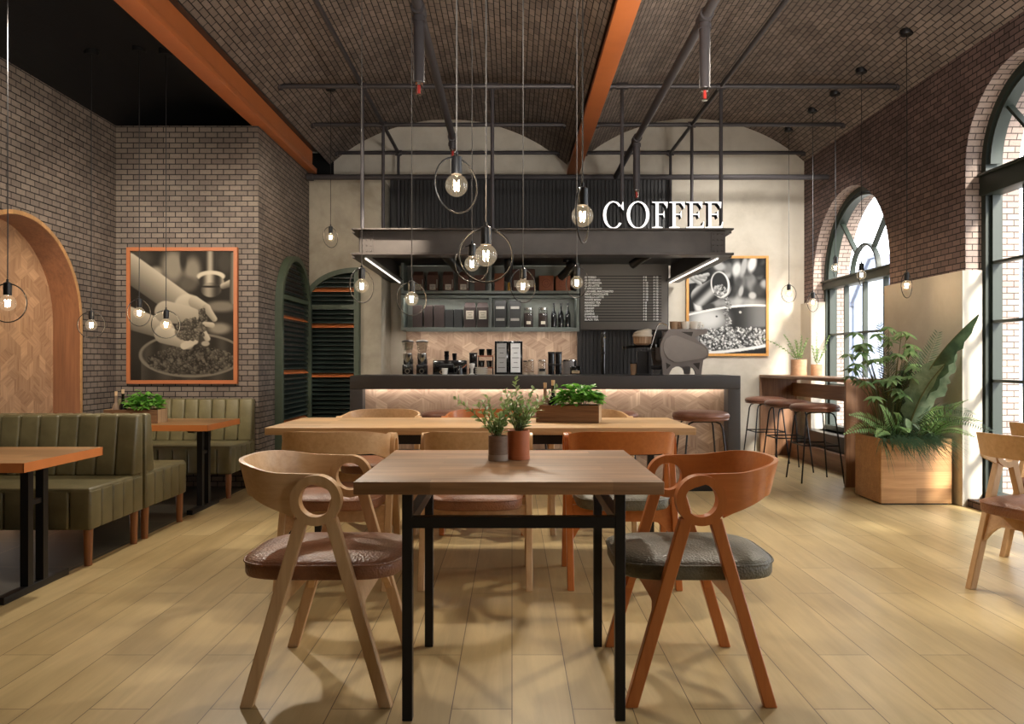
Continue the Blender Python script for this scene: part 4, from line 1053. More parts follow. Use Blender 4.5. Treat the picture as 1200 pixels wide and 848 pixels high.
# benches
def make_bench(lab, loc, rz):
    """faces -y; front of the seat at y=0; right end at +x"""
    t = thing('booth_bench', lab, 'bench', loc, rz, 'olive leather booth benches')
    W, D = 1.2, .60; nb = 10; cw = W / nb
    mb = MB(); mb.box(-W / 2 + .02, W / 2 - .02, .02, D - .02, .2, .4)
    for i in range(nb):
        x = -W / 2 + i * cw; mb.box(x + .001, x + cw - .001, 0, .08, .2, .418, .016, 3)
    ns = 5; cs = (D) / ns
    for s_ in (-1, 1):
        for i in range(ns):
            y = i * cs; mb.box(s_ * W / 2 - (.07 if s_ > 0 else 0), s_ * W / 2 + (.07 if s_ < 0 else 0), y + .001, y + cs - .001, .2, .418, .014, 3)
    mb.build('seat_base', 'leather_green', t, smooth=50)
    mb = MB(); mb.box(-W / 2 + .004, W / 2 - .004, .004, D - .01, .39, .43, .016, 3)
    mb.build('seat_cushion', 'leather_green', t, smooth=50)
    mb = MB()
    sh_ = lambda c: V((c.x, c.y + .05 * (c.z - .42) / .37 * (1 if c.y < .55 else .0), c.z))
    for i in range(nb):
        x = -W / 2 + i * cw; mb.box(x + .001, x + cw - .001, .475, .60, .425, .795, .018, 3, shear=sh_)
    mb.box(-W / 2 + .004, W / 2 - .004, .56, .605, .2, .792, .006)
    mb.build('backrest', 'leather_green', t, smooth=50)
    for x in (-W / 2 + .035, W / 2 - .035):
        for y in (.04, D - .05):
            mb = MB(); mb.cyl(x, y, 0, .2, .02, 14, .026); mb.build('leg', 'leg_wood', t)
    return t
bx = -2.9
b0 = make_bench('olive leather booth bench facing the camera behind the nearest booth table', (bx, 4.19, 0), 0)
dup(b0, (bx, 5.43, 0), PI, 'olive leather bench backing onto the nearest bench, seat turned to the poster')
dup(b0, (bx, 6.285, 0), 0, 'olive leather booth bench against the brick wall under the big poster')

# window bar
wb = thing('window_bar', 'brown wooden bar table along the far arched window', 'bar table', (2.98, 6.86, 0))
mb = MB(); mb.box(0, .44, 0, 2.4, .935, .968, .003); mb.build('bar_top', 'wood_mid', wb)
for y in (0, 2.36):
    mb = MB(); mb.box(.004, .44, y, y + .04, 0, .935, .002); mb.build('end_panel', 'wood_mid_v', wb)
mb = MB(); mb.box(.385, .41, .04, 2.36, .72, .875); mb.build('apron', 'wood_mid', wb)
mb = MB(); mb.box(.33, .4, .04, 2.36, 0, .18, .003); mb.build('plinth', 'wood_mid', wb)

# ------------------------------------------------------------------ posters
def canvas(w, h, sx, sy, ox, oy):
    X = ox + (np.arange(w) + .5) * sx; Y = oy + (np.arange(h) + .5) * sy
    return np.meshgrid(X, Y)
def put(img, m, val): img[:] = img * (1 - m) + val * m
def sst(a, b, x): t = np.clip((x - a) / (b - a + 1e-9), 0, 1); return t * t * (3 - 2 * t)
def ell(X, Y, cx, cy, rx, ry, rot=0, soft=.1):
    c, s_ = math.cos(rot), math.sin(rot); dx, dy = X - cx, Y - cy
    d = np.hypot((dx * c + dy * s_) / rx, (-dx * s_ + dy * c) / ry); return 1 - sst(1 - soft, 1 + soft, d)
def caps(X, Y, x0, y0, r0, x1, y1, r1, soft=4):
    dx, dy = x1 - x0, y1 - y0; t = np.clip(((X - x0) * dx + (Y - y0) * dy) / (dx * dx + dy * dy), 0, 1)
    d = np.hypot(X - x0 - t * dx, Y - y0 - t * dy); r = r0 + (r1 - r0) * t
    sd = ((X - x0) * dy - (Y - y0) * dx) / math.hypot(dx, dy) / r
    return 1 - sst(-soft, soft, d - r), np.clip(sd, -1, 1)
def beans(img, X, Y, mask_fn, n, size, rnd, lo, hi, x0, x1, y0, y1):
    for _ in range(n):
        cx, cy = rnd.uniform(x0, x1), rnd.uniform(y0, y1)
        if not mask_fn(cx, cy): continue
        m = ell(X, Y, cx, cy, size, size * .66, rnd.uniform(0, PI), .25); put(img, m, rnd.uniform(lo, hi))
        m2 = ell(X, Y, cx - size * .15, cy - size * .2, size * .45, size * .2, rnd.uniform(0, PI), .5); put(img, m2 * .6, min(1, hi * 1.35))
rnd = random.Random(3)
w1, h1 = 150, 189
X, Y = canvas(w1, h1, 564 / w1, 710 / h1, 108, 65)
im = .10 + .05 * np.sin(X / 70) * np.cos(Y / 90)
for a in ((340, 150, 62, 90, .50), (445, 175, 45, 75, .48), (245, 185, 38, 32, .55), (160, 110, 70, 50, .22), (600, 370, 90, 30, .42), (590, 490, 60, 30, .5), (420, 250, 50, 40, .3), (620, 130, 40, 60, .2)):
    put(im, ell(X, Y, *a[:4], 0, .5), a[4])
put(im, ell(X, Y, 395, 110, 18, 60, 0, .5), .12)
m_, s_ = caps(X, Y, 90, 150, 75, 390, 365, 72); put(im, m_, .50 + .22 * s_)
m_, s_ = caps(X, Y, 95, 430, 62, 300, 500, 50); put(im, m_, .52 + .2 * s_)
m_, s_ = caps(X, Y, 545, 50, 30, 545, 190, 30); put(im, m_, .38 + .25 * np.cos((X - 540) / 9))
put(im, ell(X, Y, 545, 205, 76, 30, 0, .1), .78); put(im, ell(X, Y, 545, 235, 70, 40, 0, .1), .42 + .3 * np.cos((X - 535) / 14))
put(im, ell(X, Y, 545, 280, 56, 40, 0, .12), .36 + .2 * np.cos((X - 530) / 16)); put(im, ell(X, Y, 545, 262, 66, 5, 0, .3), .1)
m_, s_ = caps(X, Y, 610, 260, 16, 672, 235, 22); put(im, m_, .5 + .25 * s_); m_, s_ = caps(X, Y, 665, 90, 16, 662, 340, 18); put(im, m_, .42 + .2 * s_)
# barrel
put(im, ((Y > 640) & (np.abs(X - 440) < 270)).astype(float) * .9, .20 + .05 * np.cos((X - 300) / 22))
put(im, ell(X, Y, 440, 635, 285, 122, 0, .02), .42); put(im, ell(X, Y, 440, 632, 266, 106, 0, .03), .16 + .06 * np.cos(X / 16))
put(im, ell(X, Y, 440, 668, 228, 72, 0, .1), .08)
beans(im, X, Y, lambda a, b: ((a - 440) / 235) ** 2 + ((b - 664) / 72) ** 2 < 1, 620, 12, rnd, .08, .34, 205, 672, 590, 738)
# hands
put(im, ell(X, Y, 425, 372, 78, 68, .35, .1), .70 - .15 * (Y - 330) / 90)
m_, s_ = caps(X, Y, 300, 400, 60, 430, 420, 50); put(im, m_, .58 + .1 * s_)
m_, s_ = caps(X, Y, 455, 345, 32, 520, 380, 24); put(im, m_, .62 + .14 * s_); m_, s_ = caps(X, Y, 520, 380, 22, 562, 438, 16); put(im, m_, .60 + .14 * s_)
m_, s_ = caps(X, Y, 290, 520, 52, 420, 570, 34); put(im, m_, .62 + .16 * s_); m_, s_ = caps(X, Y, 400, 585, 20, 460, 560, 16); put(im, m_, .70)
m_, s_ = caps(X, Y, 490, 480, 14, 525, 545, 16); put(im, m_, .66 + .1 * s_); m_, s_ = caps(X, Y, 510, 465, 13, 550, 472, 15); put(im, m_, .66 + .1 * s_); put(im, ell(X, Y, 515, 572, 22, 14, 0, .2), .6)
put(im, ell(X, Y, 430, 500, 78, 52, -.2, .12), .14)
beans(im, X, Y, lambda a, b: ((a - 435) / 82) ** 2 + ((b - 495) / 58) ** 2 < 1 or (480 < a < 525 and 350 < b < 450 and abs(a - 500 - (b - 400) * .1) < 16), 300, 12, rnd, .12, .42, 350, 530, 360, 560)
imL = np.clip(im, 0, 1)
w2, h2 = 132, 160
X, Y = canvas(w2, h2, 545 / w2, 690 / h2, 112, 70)
im = .10 + .05 * np.sin(X / 40)
for _ in range(60):
    put(im, ell(X, Y, rnd.uniform(300, 650), rnd.uniform(70, 400), rnd.uniform(14, 40), rnd.uniform(20, 70), rnd.uniform(-.5, .5), .6), rnd.uniform(.05, .8) * (.9 if rnd.random() < .4 else .4))
for a in ((450, 150, 30, 50, .85), (560, 110, 28, 60, .9), (500, 130, 20, 70, .7), (560, 340, 26, 24, .75), (480, 310, 16, 40, .7), (330, 130, 40, 30, .7)): put(im, ell(X, Y, *a[:4], .2, .4), a[4])
put(im, ell(X, Y, 480, 395, 200, 36, 0, .6) * .7, .8)
put(im, ell(X, Y, 120, 380, 40, 90, 0, .4), .1); put(im, ell(X, Y, 185, 370, 36, 100, 0, .3), .9); put(im, ell(X, Y, 250, 420, 46, 26, 0, .3), .2)
m_, s_ = caps(X, Y, 110, 230, 26, 215, 215, 26); put(im, m_, .7)
for k_ in range(4):
    m_, s_ = caps(X, Y, 140 + 28 * k_, 215 - 6 * k_, 15, 195 + 18 * k_, 255 - 22 * k_, 13); put(im, m_, .66 + .22 * s_)
m_, s_ = caps(X, Y, 200, 345, 70, 330, 280, 82); put(im, m_, .42 + .30 * np.cos((X + Y - 590) / 22))
put(im, ell(X, Y, 335, 262, 66, 96, -.15, .04), .92); put(im, ell(X, Y, 332, 258, 54, 84, -.15, .06), .14)
# drum
put(im, ((Y > 455 - (X - 112) * .085)).astype(float), .30 + .15 * np.cos((X - 240) / 60))
put(im, ((Y > 455 - (X - 112) * .085)).astype(float) * ell(X, Y, 250, 510, 120, 80, 0, .7), .85)
rim = 478 - 68 * np.sin(np.clip((X - 112) / 545, 0, 1) * PI / 1.7)
put(im, 1 - sst(5, 10, np.abs(Y - rim)), .97)
put(im, ell(X, Y, 475, 460, 9, 9, 0, .3), .8); put(im, ell(X, Y, 310, 490, 7, 7, 0, .3), .2)
put(im, sst(580, 600, Y - 20 * np.sin(X / 50) * 0 + (X - 150) * .05), .22)
beans(im, X, Y, lambda a, b: b > 565 + .0004 * (a - 430) ** 2 and b < 755 - .2 * max(0, a - 300) * .5, 900, 9, rnd, .15, .95, 112, 660, 540, 760)
beans(im, X, Y, lambda a, b: abs(a - 385 - 12 * math.sin(b / 20)) < 16, 130, 8, rnd, .15, .8, 360, 410, 350, 560)
beans(im, X, Y, lambda a, b: ((a - 335) / 45) ** 2 + ((b - 305) / 42) ** 2 < 1, 120, 9, rnd, .2, .85, 290, 385, 265, 350)
rim2 = 745 - .00012 * (X - 112) ** 2 * 1.6 + 10
put(im, 1 - sst(8, 13, np.abs(Y - rim2)), .95); put(im, sst(12, 16, Y - rim2), .12)
imR = np.clip(im, 0, 1)
def printed(name, im, w, h, colA, colB, y, parent, gam=1.6):
    hh, ww = im.shape; me = bpy.data.meshes.new(name)
    vs = [(-w / 2 + w * i / (ww - 1), y, h - h * j / (hh - 1)) for j in range(hh) for i in range(ww)]
    fs = [(j * ww + i, (j + 1) * ww + i, (j + 1) * ww + i + 1, j * ww + i + 1) for j in range(hh - 1) for i in range(ww - 1)]
    me.from_pydata(vs, [], fs); at = me.color_attributes.new('print', 'FLOAT_COLOR', 'POINT')
    g = (im ** gam)[..., None]; col = np.array(colA[:3]) * (1 - g) + np.array(colB[:3]) * g
    out = np.ones((hh * ww, 4), dtype=np.float32); out[:, :3] = col.reshape(-1, 3); at.data.foreach_set('color', out.ravel())
    me.materials.append(M['print']); o = bpy.data.objects.new(name, me); C.objects.link(o); o.parent = parent
    return o
def poster(lab, cx, y, z0, w, h, fr, frm, im, cA, cB, gam):
    t = thing('framed_poster', lab, 'picture', (cx, y, z0))
    mb = MB(); q = fr / 2
    mb.sweep([(-w / 2 + q, 0, q), (w / 2 - q, 0, q), (w / 2 - q, 0, h - q), (-w / 2 + q, 0, h - q)], fr, .035, (0, 1, 0), True); mb.build('frame', frm, t, smooth=30)
    o = printed('print', im, w - 2 * fr + .004, h - 2 * fr + .004, cA, cB, -.004, t, gam); o.location = (0, 0, fr - .002)
    mb = MB(); mb.box(-w / 2 + .005, w / 2 - .005, .004, .016, .005, h - .005); mb.build('backing', 'black', t)
poster('orange-framed sepia poster of hands holding coffee beans over a barrel', -2.952, 6.88, .925, .99, 1.22, .032, 'orange_frame', imL, (.012, .009, .006), (.80, .69, .52), 2.1)
poster('pale-framed black and white poster of a scoop pouring coffee beans', 2.595, 9.26, 1.192, .99, 1.206, .03, 'frame_light', imR, (.01, .01, .01), (.86, .86, .84), 2.0)

# ------------------------------------------------------------------ pendants
PEND = [(-2.627, 4.0, 1.427, 0, 'with its ring cut off by the left picture edge'), (-3.177, 5.8, 1.4, 5, 'beside the timber-lined niche'), (-2.816, 5.8, 1.491, 63, 'before the left half of the sepia poster'), (-2.523, 5.6, 1.394, 41, 'before the hands in the sepia poster'),
        (-1.771, 7.5, 2.337, 60, 'high up before the plaster wall above the shutter'), (-.9, 4.6, 1.575, 57, 'beside the half-arched green shutter'), (-.601, 4.6, 1.498, 35, 'before the left end of the wall shelf'), (-.203, 2.81, 1.766, 44, 'large and highest over the front table'),
        (-.219, 4.2, 1.657, 26, 'partly inside the large ring over the front table'), (-.097, 2.86, 1.517, 8, 'with the largest full ring over the front table'), (.066, 4.6, 1.575, 42, 'before the big labelled bag on the shelf'), (.422, 5.0, 1.637, -50, 'before the right end of the wall shelf'), (.266, 2.9, 1.671, 71, 'large with edge-on ring below the orange beam'),
        (3.176, 8.81, 1.903, 18, 'nearest the back wall beside the black and white poster'), (3.184, 8.13, 1.752, 35, 'hanging lowest above the window bar plants'), (3.196, 7.59, 2.052, 56, 'before the arch of the far window, left one'), (3.19, 7.01, 1.914, 51, 'before the far window, below its transom'), (3.186, 6.2, 1.737, 40, 'before the beige cladding above the planter')]
def make_pendant(x, y, z, ang, lab, top):
    t = thing('pendant_lamp', 'lit ring pendant lamp ' + lab, 'lamp', (x, y, z), 0, 'ring pendant lamps')
    a = math.radians(ang); c_, s_ = math.cos(a), math.sin(a)
    mb = MB(); mb.tube([(.1 * math.sin(2 * PI * i / 56) * c_, .1 * math.sin(2 * PI * i / 56) * s_, .1 * math.cos(2 * PI * i / 56)) for i in range(56)], .0032, 8, True); mb.build('ring', 'ring', t)
    mb = MB(); mb.lathe([(0, .04), (.0195, .04), (.0205, .045), (.0205, .103), (.016, .106), (.006, .11), (.006, .124), (0, .125)], n=18); mb.build('socket', 'blackp', t)
    mb = MB(); mb.tube([(0, 0, .12), (.0008, 0, .3), (0, 0, top - z)], .0028, 6); mb.build('cord', 'cord' if y < 6 and x > -2 else 'blackp', t)  # nearer middle cords: lighter grey, their lighting put into the colour
    mb = MB(); mb.lathe([(0, top - z - .03), (.045, top - z - .03), (.05, top - z - .02), (.05, top - z + .01), (0, top - z + .01)], n=18); mb.build('ceiling_rose', 'black' if x > -2.3 else 'black_vault', t)
    mb = MB(); mb.lathe([(0, -.0415)] + [(.0415 * math.sin(q), -.0415 * math.cos(q)) for q in [PI * i / 12 for i in range(1, 11)]] + [(.016, .042)], n=20); b_ = mb.build('bulb', 'bulb', t)
    mb = MB()
    for k_ in range(4):
        q = PI / 4 + k_ * PI / 2; mb.tube([(.012 * math.cos(q), .012 * math.sin(q), .016), (.008 * math.cos(q), .008 * math.sin(q), -.02)], .0022, 6)
    mb.build('filament', 'filament', b_, label='glowing filament')
    return t
LAMPW = []
for x, y, z, ang, lab in PEND:
    top = zv_l(x) if x < -2.34 else (zv_m(x) if x < .66 else zv_r(x))
    make_pendant(x, y, z, ang, lab, top)
    l = bpy.data.lights.new('bulb_light', 'POINT'); l.energy = 2.4; l.color = (1, .76, .48); l.shadow_soft_size = .008
    o = bpy.data.objects.new('bulb_light', l); C.objects.link(o); o.location = (x, y, z)

# ------------------------------------------------------------------ plants
def sprig_plant(t, r0, zt, stems, rnd, leaf_m='leaf_a'):
    f, s_ = MB(), MB()
    for (dx, dy, L, curl) in stems:
        d = V((dx, dy, 1)).normalized(); p0 = V((d.x * r0 * .5, d.y * r0 * .5, zt)); pts = []
        for i in range(9):
            u = i / 8; pts.append(p0 + d * (L * u) + V((dx, dy, 0)) * (curl * L * u * u) - V((0, 0, 1)) * (abs(curl) * .35 * L * u * u))
        s_.tube(pts, .0022, 5, r1=.0008)
        n = int(L / .010); a = rnd.random() * 6
        for i in range(1, n + 1):
            u = .1 + .9 * i / n; k_ = min(7, int(u * 8)); p = pts[k_].lerp(pts[k_ + 1], u * 8 - k_) if u < 1 else pts[8]
            tg = (pts[min(8, k_ + 1)] - pts[k_]).normalized(); a += PI * .52
            side = tg.orthogonal().normalized(); side.rotate(Matrix.Rotation(a, 3, tg))
            f.leaf(p, side * .8 + tg * .75, tg, rnd.uniform(.026, .040) * (1.15 - .45 * u), rnd.uniform(.012, .018), .15, .3, 3)
    s_.build('stems', 'stem', t); f.build('foliage', leaf_m, t, smooth=60, recalc=False)
def pot(t, r, h, m, base=None, zb=0):
    mb = MB(); mb.lathe([(0, zb), (r, zb), (r, h), (r * .9, h), (r * .88, h - .015), (0, h - .015)], n=32); mb.build('pot', m, t)
    mb = MB(); mb.cyl(0, 0, h - .0155, h - .013, r * .87, 20); mb.build('soil', 'soil', t)
    if base: mb = MB(); mb.cyl(0, 0, 0, zb + .0, r * 1.03, 32); mb.build('saucer', base, t)
rnd = random.Random(11)
t = thing('potted_plant', 'leafy sprig plant in a grey-brown pot on the front table', 'plant', (-.051, 2.815, .7605)); pot(t, .0355, .09, 'pot_grey', 'pot_base', .022)
sprig_plant(t, .03, .075, [(-.62, -.1, .20, .3), (-.3, .1, .16, .2), (.2, 0, .15, .2), (.05, -.3, .11, .2), (-.15, .2, .10, .1), (.3, .2, .13, .2), (-.1, -.2, .08, 0), (.1, .1, .09, 0), (-.4, -.25, .15, .2), (-.2, -.15, .17, .1), (.15, -.15, .14, .1)], rnd)
t = thing('potted_plant', 'leafy sprig plant in an orange terracotta pot on the front table', 'plant', (.024, 2.85, .7605)); pot(t, .041, .107, 'pot_orange', 'pot_orange', .014)
sprig_plant(t, .034, .092, [(-.05, 0, .2, 0), (.5, 0, .22, .3), (-.25, .1, .17, .1), (.3, -.2, .13, .25), (-.35, -.1, .14, .2), (.1, .2, .12, 0), (.2, .1, .1, .1), (-.1, -.2, .1, 0), (.05, 0, .15, .05), (.25, -.1, .18, .1), (-.15, -.15, .16, .1), (.4, .15, .15, .2)], rnd)
t = thing('potted_plant', 'airy green plant in the larger tan pot on the window bar', 'plant', (3.255, 8.72, .9685)); pot(t, .085, .18, 'pot_tan', 'pot_tan', .03)
sprig_plant(t, .06, .16, [(-.75, 0, .40, .45), (-.35, 0, .36, .3), (.1, 0, .30, .1), (.35, .1, .28, .1), (-.2, -.2, .26, .1), (.2, -.2, .24, .2), (0, .2, .22, 0), (-.4, .1, .22, .2), (-.1, 0, .18, 0), (.15, .05, .2, 0)], rnd, 'leaf_fern')
t = thing('potted_plant', 'airy green plant in the smaller tan pot on the window bar', 'plant', (3.42, 8.62, .9685)); pot(t, .062, .125, 'pot_tan', 'pot_tan', .02)
sprig_plant(t, .045, .11, [(.35, 0, .36, .1), (.0, 0, .38, .05), (-.2, 0, .24, .1), (.3, -.2, .22, .2), (-.1, -.2, .2, 0), (.1, .1, .18, 0)], rnd, 'leaf_fern')

def crate(lab, loc, rz, w, d, h):
    t = thing('herb_crate', lab, 'crate', loc, rz); th = .009
    for s_ in (-1, 1):
        mb = MB(); mb.box(-w / 2, w / 2, s_ * d / 2 - (th if s_ > 0 else 0), s_ * d / 2 + (th if s_ < 0 else 0), 0, h, .001, 1); mb.build('side_board', 'box_wood', t)
        mb = MB(); mb.box(s_ * w / 2 - (th if s_ > 0 else 0), s_ * w / 2 + (th if s_ < 0 else 0), -d / 2 + th, d / 2 - th, 0, h, .001, 1); mb.build('end_board', 'box_end', t, label='paler end board')
    mb = MB(); mb.box(-w / 2 + th, w / 2 - th, -d / 2 + th, d / 2 - th, .002, .012); mb.build('bottom_board', 'box_wood', t)
    mb = MB(); mb.box(-w / 2 + th + .13, w / 2 - th, -d / 2 + th, d / 2 - th, .012, h - .02); mb.build('soil', 'soil', t)
    return t
def herb(lab, loc, rx, ry, h, rnd, n=300):
    t = thing('herb_plant', lab, 'plant', loc); f, s_ = MB(), MB()
    for _ in range(16):
        a = rnd.random() * 6.28; q = rnd.random() ** .5; p = V((rx * .8 * q * math.cos(a), ry * .8 * q * math.sin(a), 0)); s_.tube([p * .6, p + V((0, 0, h * .6))], .0022, 5)
    for _ in range(n):
        a = rnd.random() * 2 * PI; q = rnd.random() ** .5; zz = h * (1 - .55 * q * q) * (.35 + .65 * rnd.random()) * rnd.uniform(.75, 1.12)
        p = V((rx * q * math.cos(a), ry * q * math.sin(a), zz)); d = V((math.cos(a) + rnd.uniform(-.7, .7), math.sin(a) + rnd.uniform(-.7, .7), rnd.uniform(-.1, 1.0)))
        L = rnd.uniform(.03, .055); f.leaf(p, d, (rnd.uniform(-.4, .4), rnd.uniform(-.4, .4), 1), L, L * rnd.uniform(.7, .95), .35, .35, 4, .2, .8)
    s_.build('stems', 'stem', t); f.build('foliage', 'leaf_herb', t, smooth=60, recalc=False)
def bottle(lab, loc, m, r, hb, hn):
    t = thing('corked_bottle', lab, 'bottle', loc); mb = MB(); mb.lathe([(0, 0), (r, 0), (r * 1.05, .01), (r * 1.05, hb * .72), (r * .8, hb * .9), (r * .42, hb), (r * .38, hn), (r * .48, hn + .004), (r * .48, hn + .01), (0, hn + .01)], n=20); mb.build('bottle_body', m, t)
    mb = MB(); mb.lathe([(0, hn + .01), (r * .36, hn + .01), (r * .44, hn + .042), (0, hn + .042)], n=14); mb.build('cork', 'cork', t)
def crate_set(cx, cy, cz, rz, names, w=.375):
    crate(names[0], (cx, cy, cz), rz, w, .17, .102)
    R = Matrix.Rotation(rz, 3, 'Z')
    P = lambda x, y, z: tuple(V((cx, cy, cz)) + R @ V((x, y, z)))
    herb(names[1], P(.06, 0, .082), .13, .085, .15, rnd); bottle(names[2], P(-.145, -.01, .0125), 'clay_bottle', .025, .135, .18); bottle(names[3], P(-.098, .0, .0125), 'gloss_black', .026, .145, .195)
crate_set(.345, 4.64, .7605, math.radians(-12), ('rustic wooden herb crate on the long table', 'bright green herbs in the crate on the long table', 'smoky corked bottle in the crate on the long table', 'black corked bottle in the crate on the long table'))
crate_set(-2.83, 5.78, .6645, 0, ('rustic wooden herb crate on the booth table', 'bright green herbs in the crate on the booth table', 'smoky corked bottle in the crate on the booth table', 'black corked bottle in the crate on the booth table'), .40)

# planter and its plants
PLX, PLY = 3.17, 6.245
pl = thing('planter_box', 'large square wooden planter box below the beige cladding', 'planter', (PLX, PLY, 0))
mb = MB(); hw_, hd_ = .278, .225; th = .025
mb.box(-hw_, hw_, -hd_, -hd_ + th, .012, .518, .002, 1); mb.box(-hw_, hw_, hd_ - th, hd_, .012, .518, .002, 1); mb.box(-hw_, -hw_ + th, -hd_ + th, hd_ - th, .012, .518, .002, 1); mb.box(hw_ - th, hw_, -hd_ + th, hd_ - th, .012, .518, .002, 1)
mb.build('box_sides', 'planter_wood', pl); mb = MB(); mb.box(-hw_ + .02, hw_ - .02, -hd_ + .02, hd_ - .02, 0, .014); mb.build('plinth', 'black', pl); mb = MB(); mb.box(-hw_ + th, hw_ - th, -hd_ + th, hd_ - th, .02, .485); mb.build('soil', 'soil', pl)
rnd = random.Random(5)
PZ = .486
def curve(p0, p1, sag, n=12):
    p0, p1 = V(p0), V(p1); return [p0.lerp(p1, i / n) + V((0, 0, sag * math.sin(PI * i / n))) for i in range(n + 1)]
def frond(f, s_, pts, wid, nl, lw, rnd, shape='fern', droop=.2, fwd=.35, flat=None):
    s_.tube(pts, .004, 5, r1=.0012); m_ = len(pts) - 1
    for i in range(nl):
        u = .1 + .9 * i / (nl - 1); k_ = min(m_ - 1, int(u * m_)); p = pts[k_].lerp(pts[k_ + 1], u * m_ - k_); tg = (pts[k_ + 1] - pts[k_]).normalized()
        up = V(flat) if flat else V((0, 0, 1)); sd = tg.cross(up); sd = sd.normalized() if sd.length > .05 else tg.orthogonal().normalized(); up = sd.cross(tg)
        L = wid * (max(0, math.sin(PI * (u * .8 + .2))) ** .8 if shape == 'fern' else math.sin(PI * (u * .75 + .2)) ** .6) * rnd.uniform(.9, 1.08)
        for q in (-1, 1): f.leaf(p, sd * q + tg * fwd + up * .1, up, max(.01, L), lw, droop, .15, 3, .2 if shape == 'fern' else 0)
Lc = lambda x, y, z: (PLX + x, PLY + y, z)
# schefflera
t = thing('schefflera_plant', 'umbrella-leaved shrub at the left of the planter', 'plant', (PLX - .1, PLY, PZ)); f, s_ = MB(), MB()
heads = [(-.26, -.05, .78), (-.14, -.08, .86), (-.02, -.02, .92), (.08, -.04, .88), (-.3, -.1, .62), (-.16, -.12, .66), (.0, -.14, .7), (.14, -.06, .72), (-.24, -.12, .48), (-.06, -.16, .5), (.1, -.16, .52), (-.34, -.02, .7), (.2, 0, .62), (.04, .1, .84), (-.14, .1, .74), (-.3, .04, .52), (.02, -.18, .38), (-.2, -.16, .36), (.2, .06, .78), (.13, -.12, .6)]
heads += [(rnd.uniform(-.3, .18), rnd.uniform(-.16, .08), rnd.uniform(.42, .9)) for _ in range(18)]
for hx_, hy_, hz_ in heads:
    c0 = V((hx_, hy_, hz_)); root = V((hx_ * .15, hy_ * .15, -.02)); s_.tube([root, root.lerp(c0, .5) + V((0, 0, .12)), c0], .004, 5, r1=.002)
    n = rnd.randint(6, 8); a0 = rnd.random() * 6
    for i in range(n):
        a = a0 + 2 * PI * i / n; f.leaf(c0, (math.cos(a), math.sin(a), rnd.uniform(-.65, -.05)), (0, -.4, 1), rnd.uniform(.075, .115), rnd.uniform(.030, .040), .25, .12, 4, .1, .75)
s_.build('stems', 'stem', t); f.build('foliage', 'leaf_sch', t, smooth=60, recalc=False)
# big torn leaf
t = thing('banana_plant', 'banana plant with one huge upright torn leaf leaning right in the planter', 'plant', (PLX, PLY, PZ)); f, s_ = MB(), MB()
def bigleaf(f, s_, pts, W, fold, torn, upv, seed):
    rr = random.Random(seed); m_ = len(pts) - 1; rows_ = []; U = V(upv).normalized()
    for i, p in enumerate(pts):
        u = i / m_; tg = (pts[min(i + 1, m_)] - pts[max(i - 1, 0)]).normalized(); sd = tg.cross(U).normalized(); up = sd.cross(tg)
        w = W * max(.01, math.sin(PI * min(1, u * .93 + .06)) ** .75); wl = w * rr.uniform(1 - torn, 1); wr = w * rr.uniform(1 - torn, 1)
        rows_.append([p - sd * wl + up * (fold * wl), p - sd * wl * .5 + up * (fold * wl * .7), p, p + sd * wr * .5 + up * (fold * wr * .7), p + sd * wr + up * (fold * wr)])
    f.grid(rows_); s_.tube(pts, .009, 6, r1=.002)
stalk = [V((.0, 0, 0)), V((.03, -.02, .18))]
pts = [V((.03, -.02, .18)).lerp(V((.27, -.58, .985)), i / 22) + V((-.05 * math.sin(PI * i / 22), 0, .05 * math.sin(PI * i / 22))) for i in range(23)]
s_.tube(stalk, .012, 6); f2 = MB(); bigleaf(f2, s_, pts, .10, -.9, .3, (-.6, -.25, .6), 4)
f2.build('dark_leaf', 'leaf_dark', t, smooth=60, recalc=False, label='dark upper leaf blade')
pts = [V((.02, -.06, .1)).lerp(V((.2, -.42, .70)), i / 20) + V((-.03 * math.sin(PI * i / 20), 0, .05 * math.sin(PI * i / 20))) for i in range(21)]
bigleaf(f, s_, pts, .15, -.2, .35, (-.25, -1, .35), 9)
pts = [V((.08, -.16, .04)).lerp(V((.16, -.27, -.03)), i / 8) + V((0, 0, .07 * math.sin(PI * i / 8))) for i in range(9)]; bigleaf(f, s_, pts, .045, -.2, .1, (0, -.5, 1), 3)
pts = [V((-.02, -.14, .08)).lerp(V((.02, -.24, .1)), i / 8) + V((0, 0, .06 * math.sin(PI * i / 8))) for i in range(9)]; bigleaf(f, s_, pts, .04, -.2, .1, (.3, -.5, 1), 2)
s_.build('stalks', 'stem', t); f.build('blades', 'leaf_ban', t, smooth=60, recalc=False)
f, s_ = MB(), MB()
pts = [V((-.03, -.2, .09)).lerp(V((-.08, -.22, .19)), i / 6) for i in range(7)]; bigleaf(f, MB(), pts, .035, .2, .1, (.2, -1, .3), 5)
pts = [V((.06, -.2, .08)).lerp(V((.14, -.27, -.04)), i / 8) + V((0, 0, .06 * math.sin(PI * i / 8))) for i in range(9)]; bigleaf(f, MB(), pts, .016, .2, .05, (.5, -.6, .6), 6)
f.build('young_blades', 'leaf_pale', t, smooth=60, recalc=False, label='pale young leaf blades')
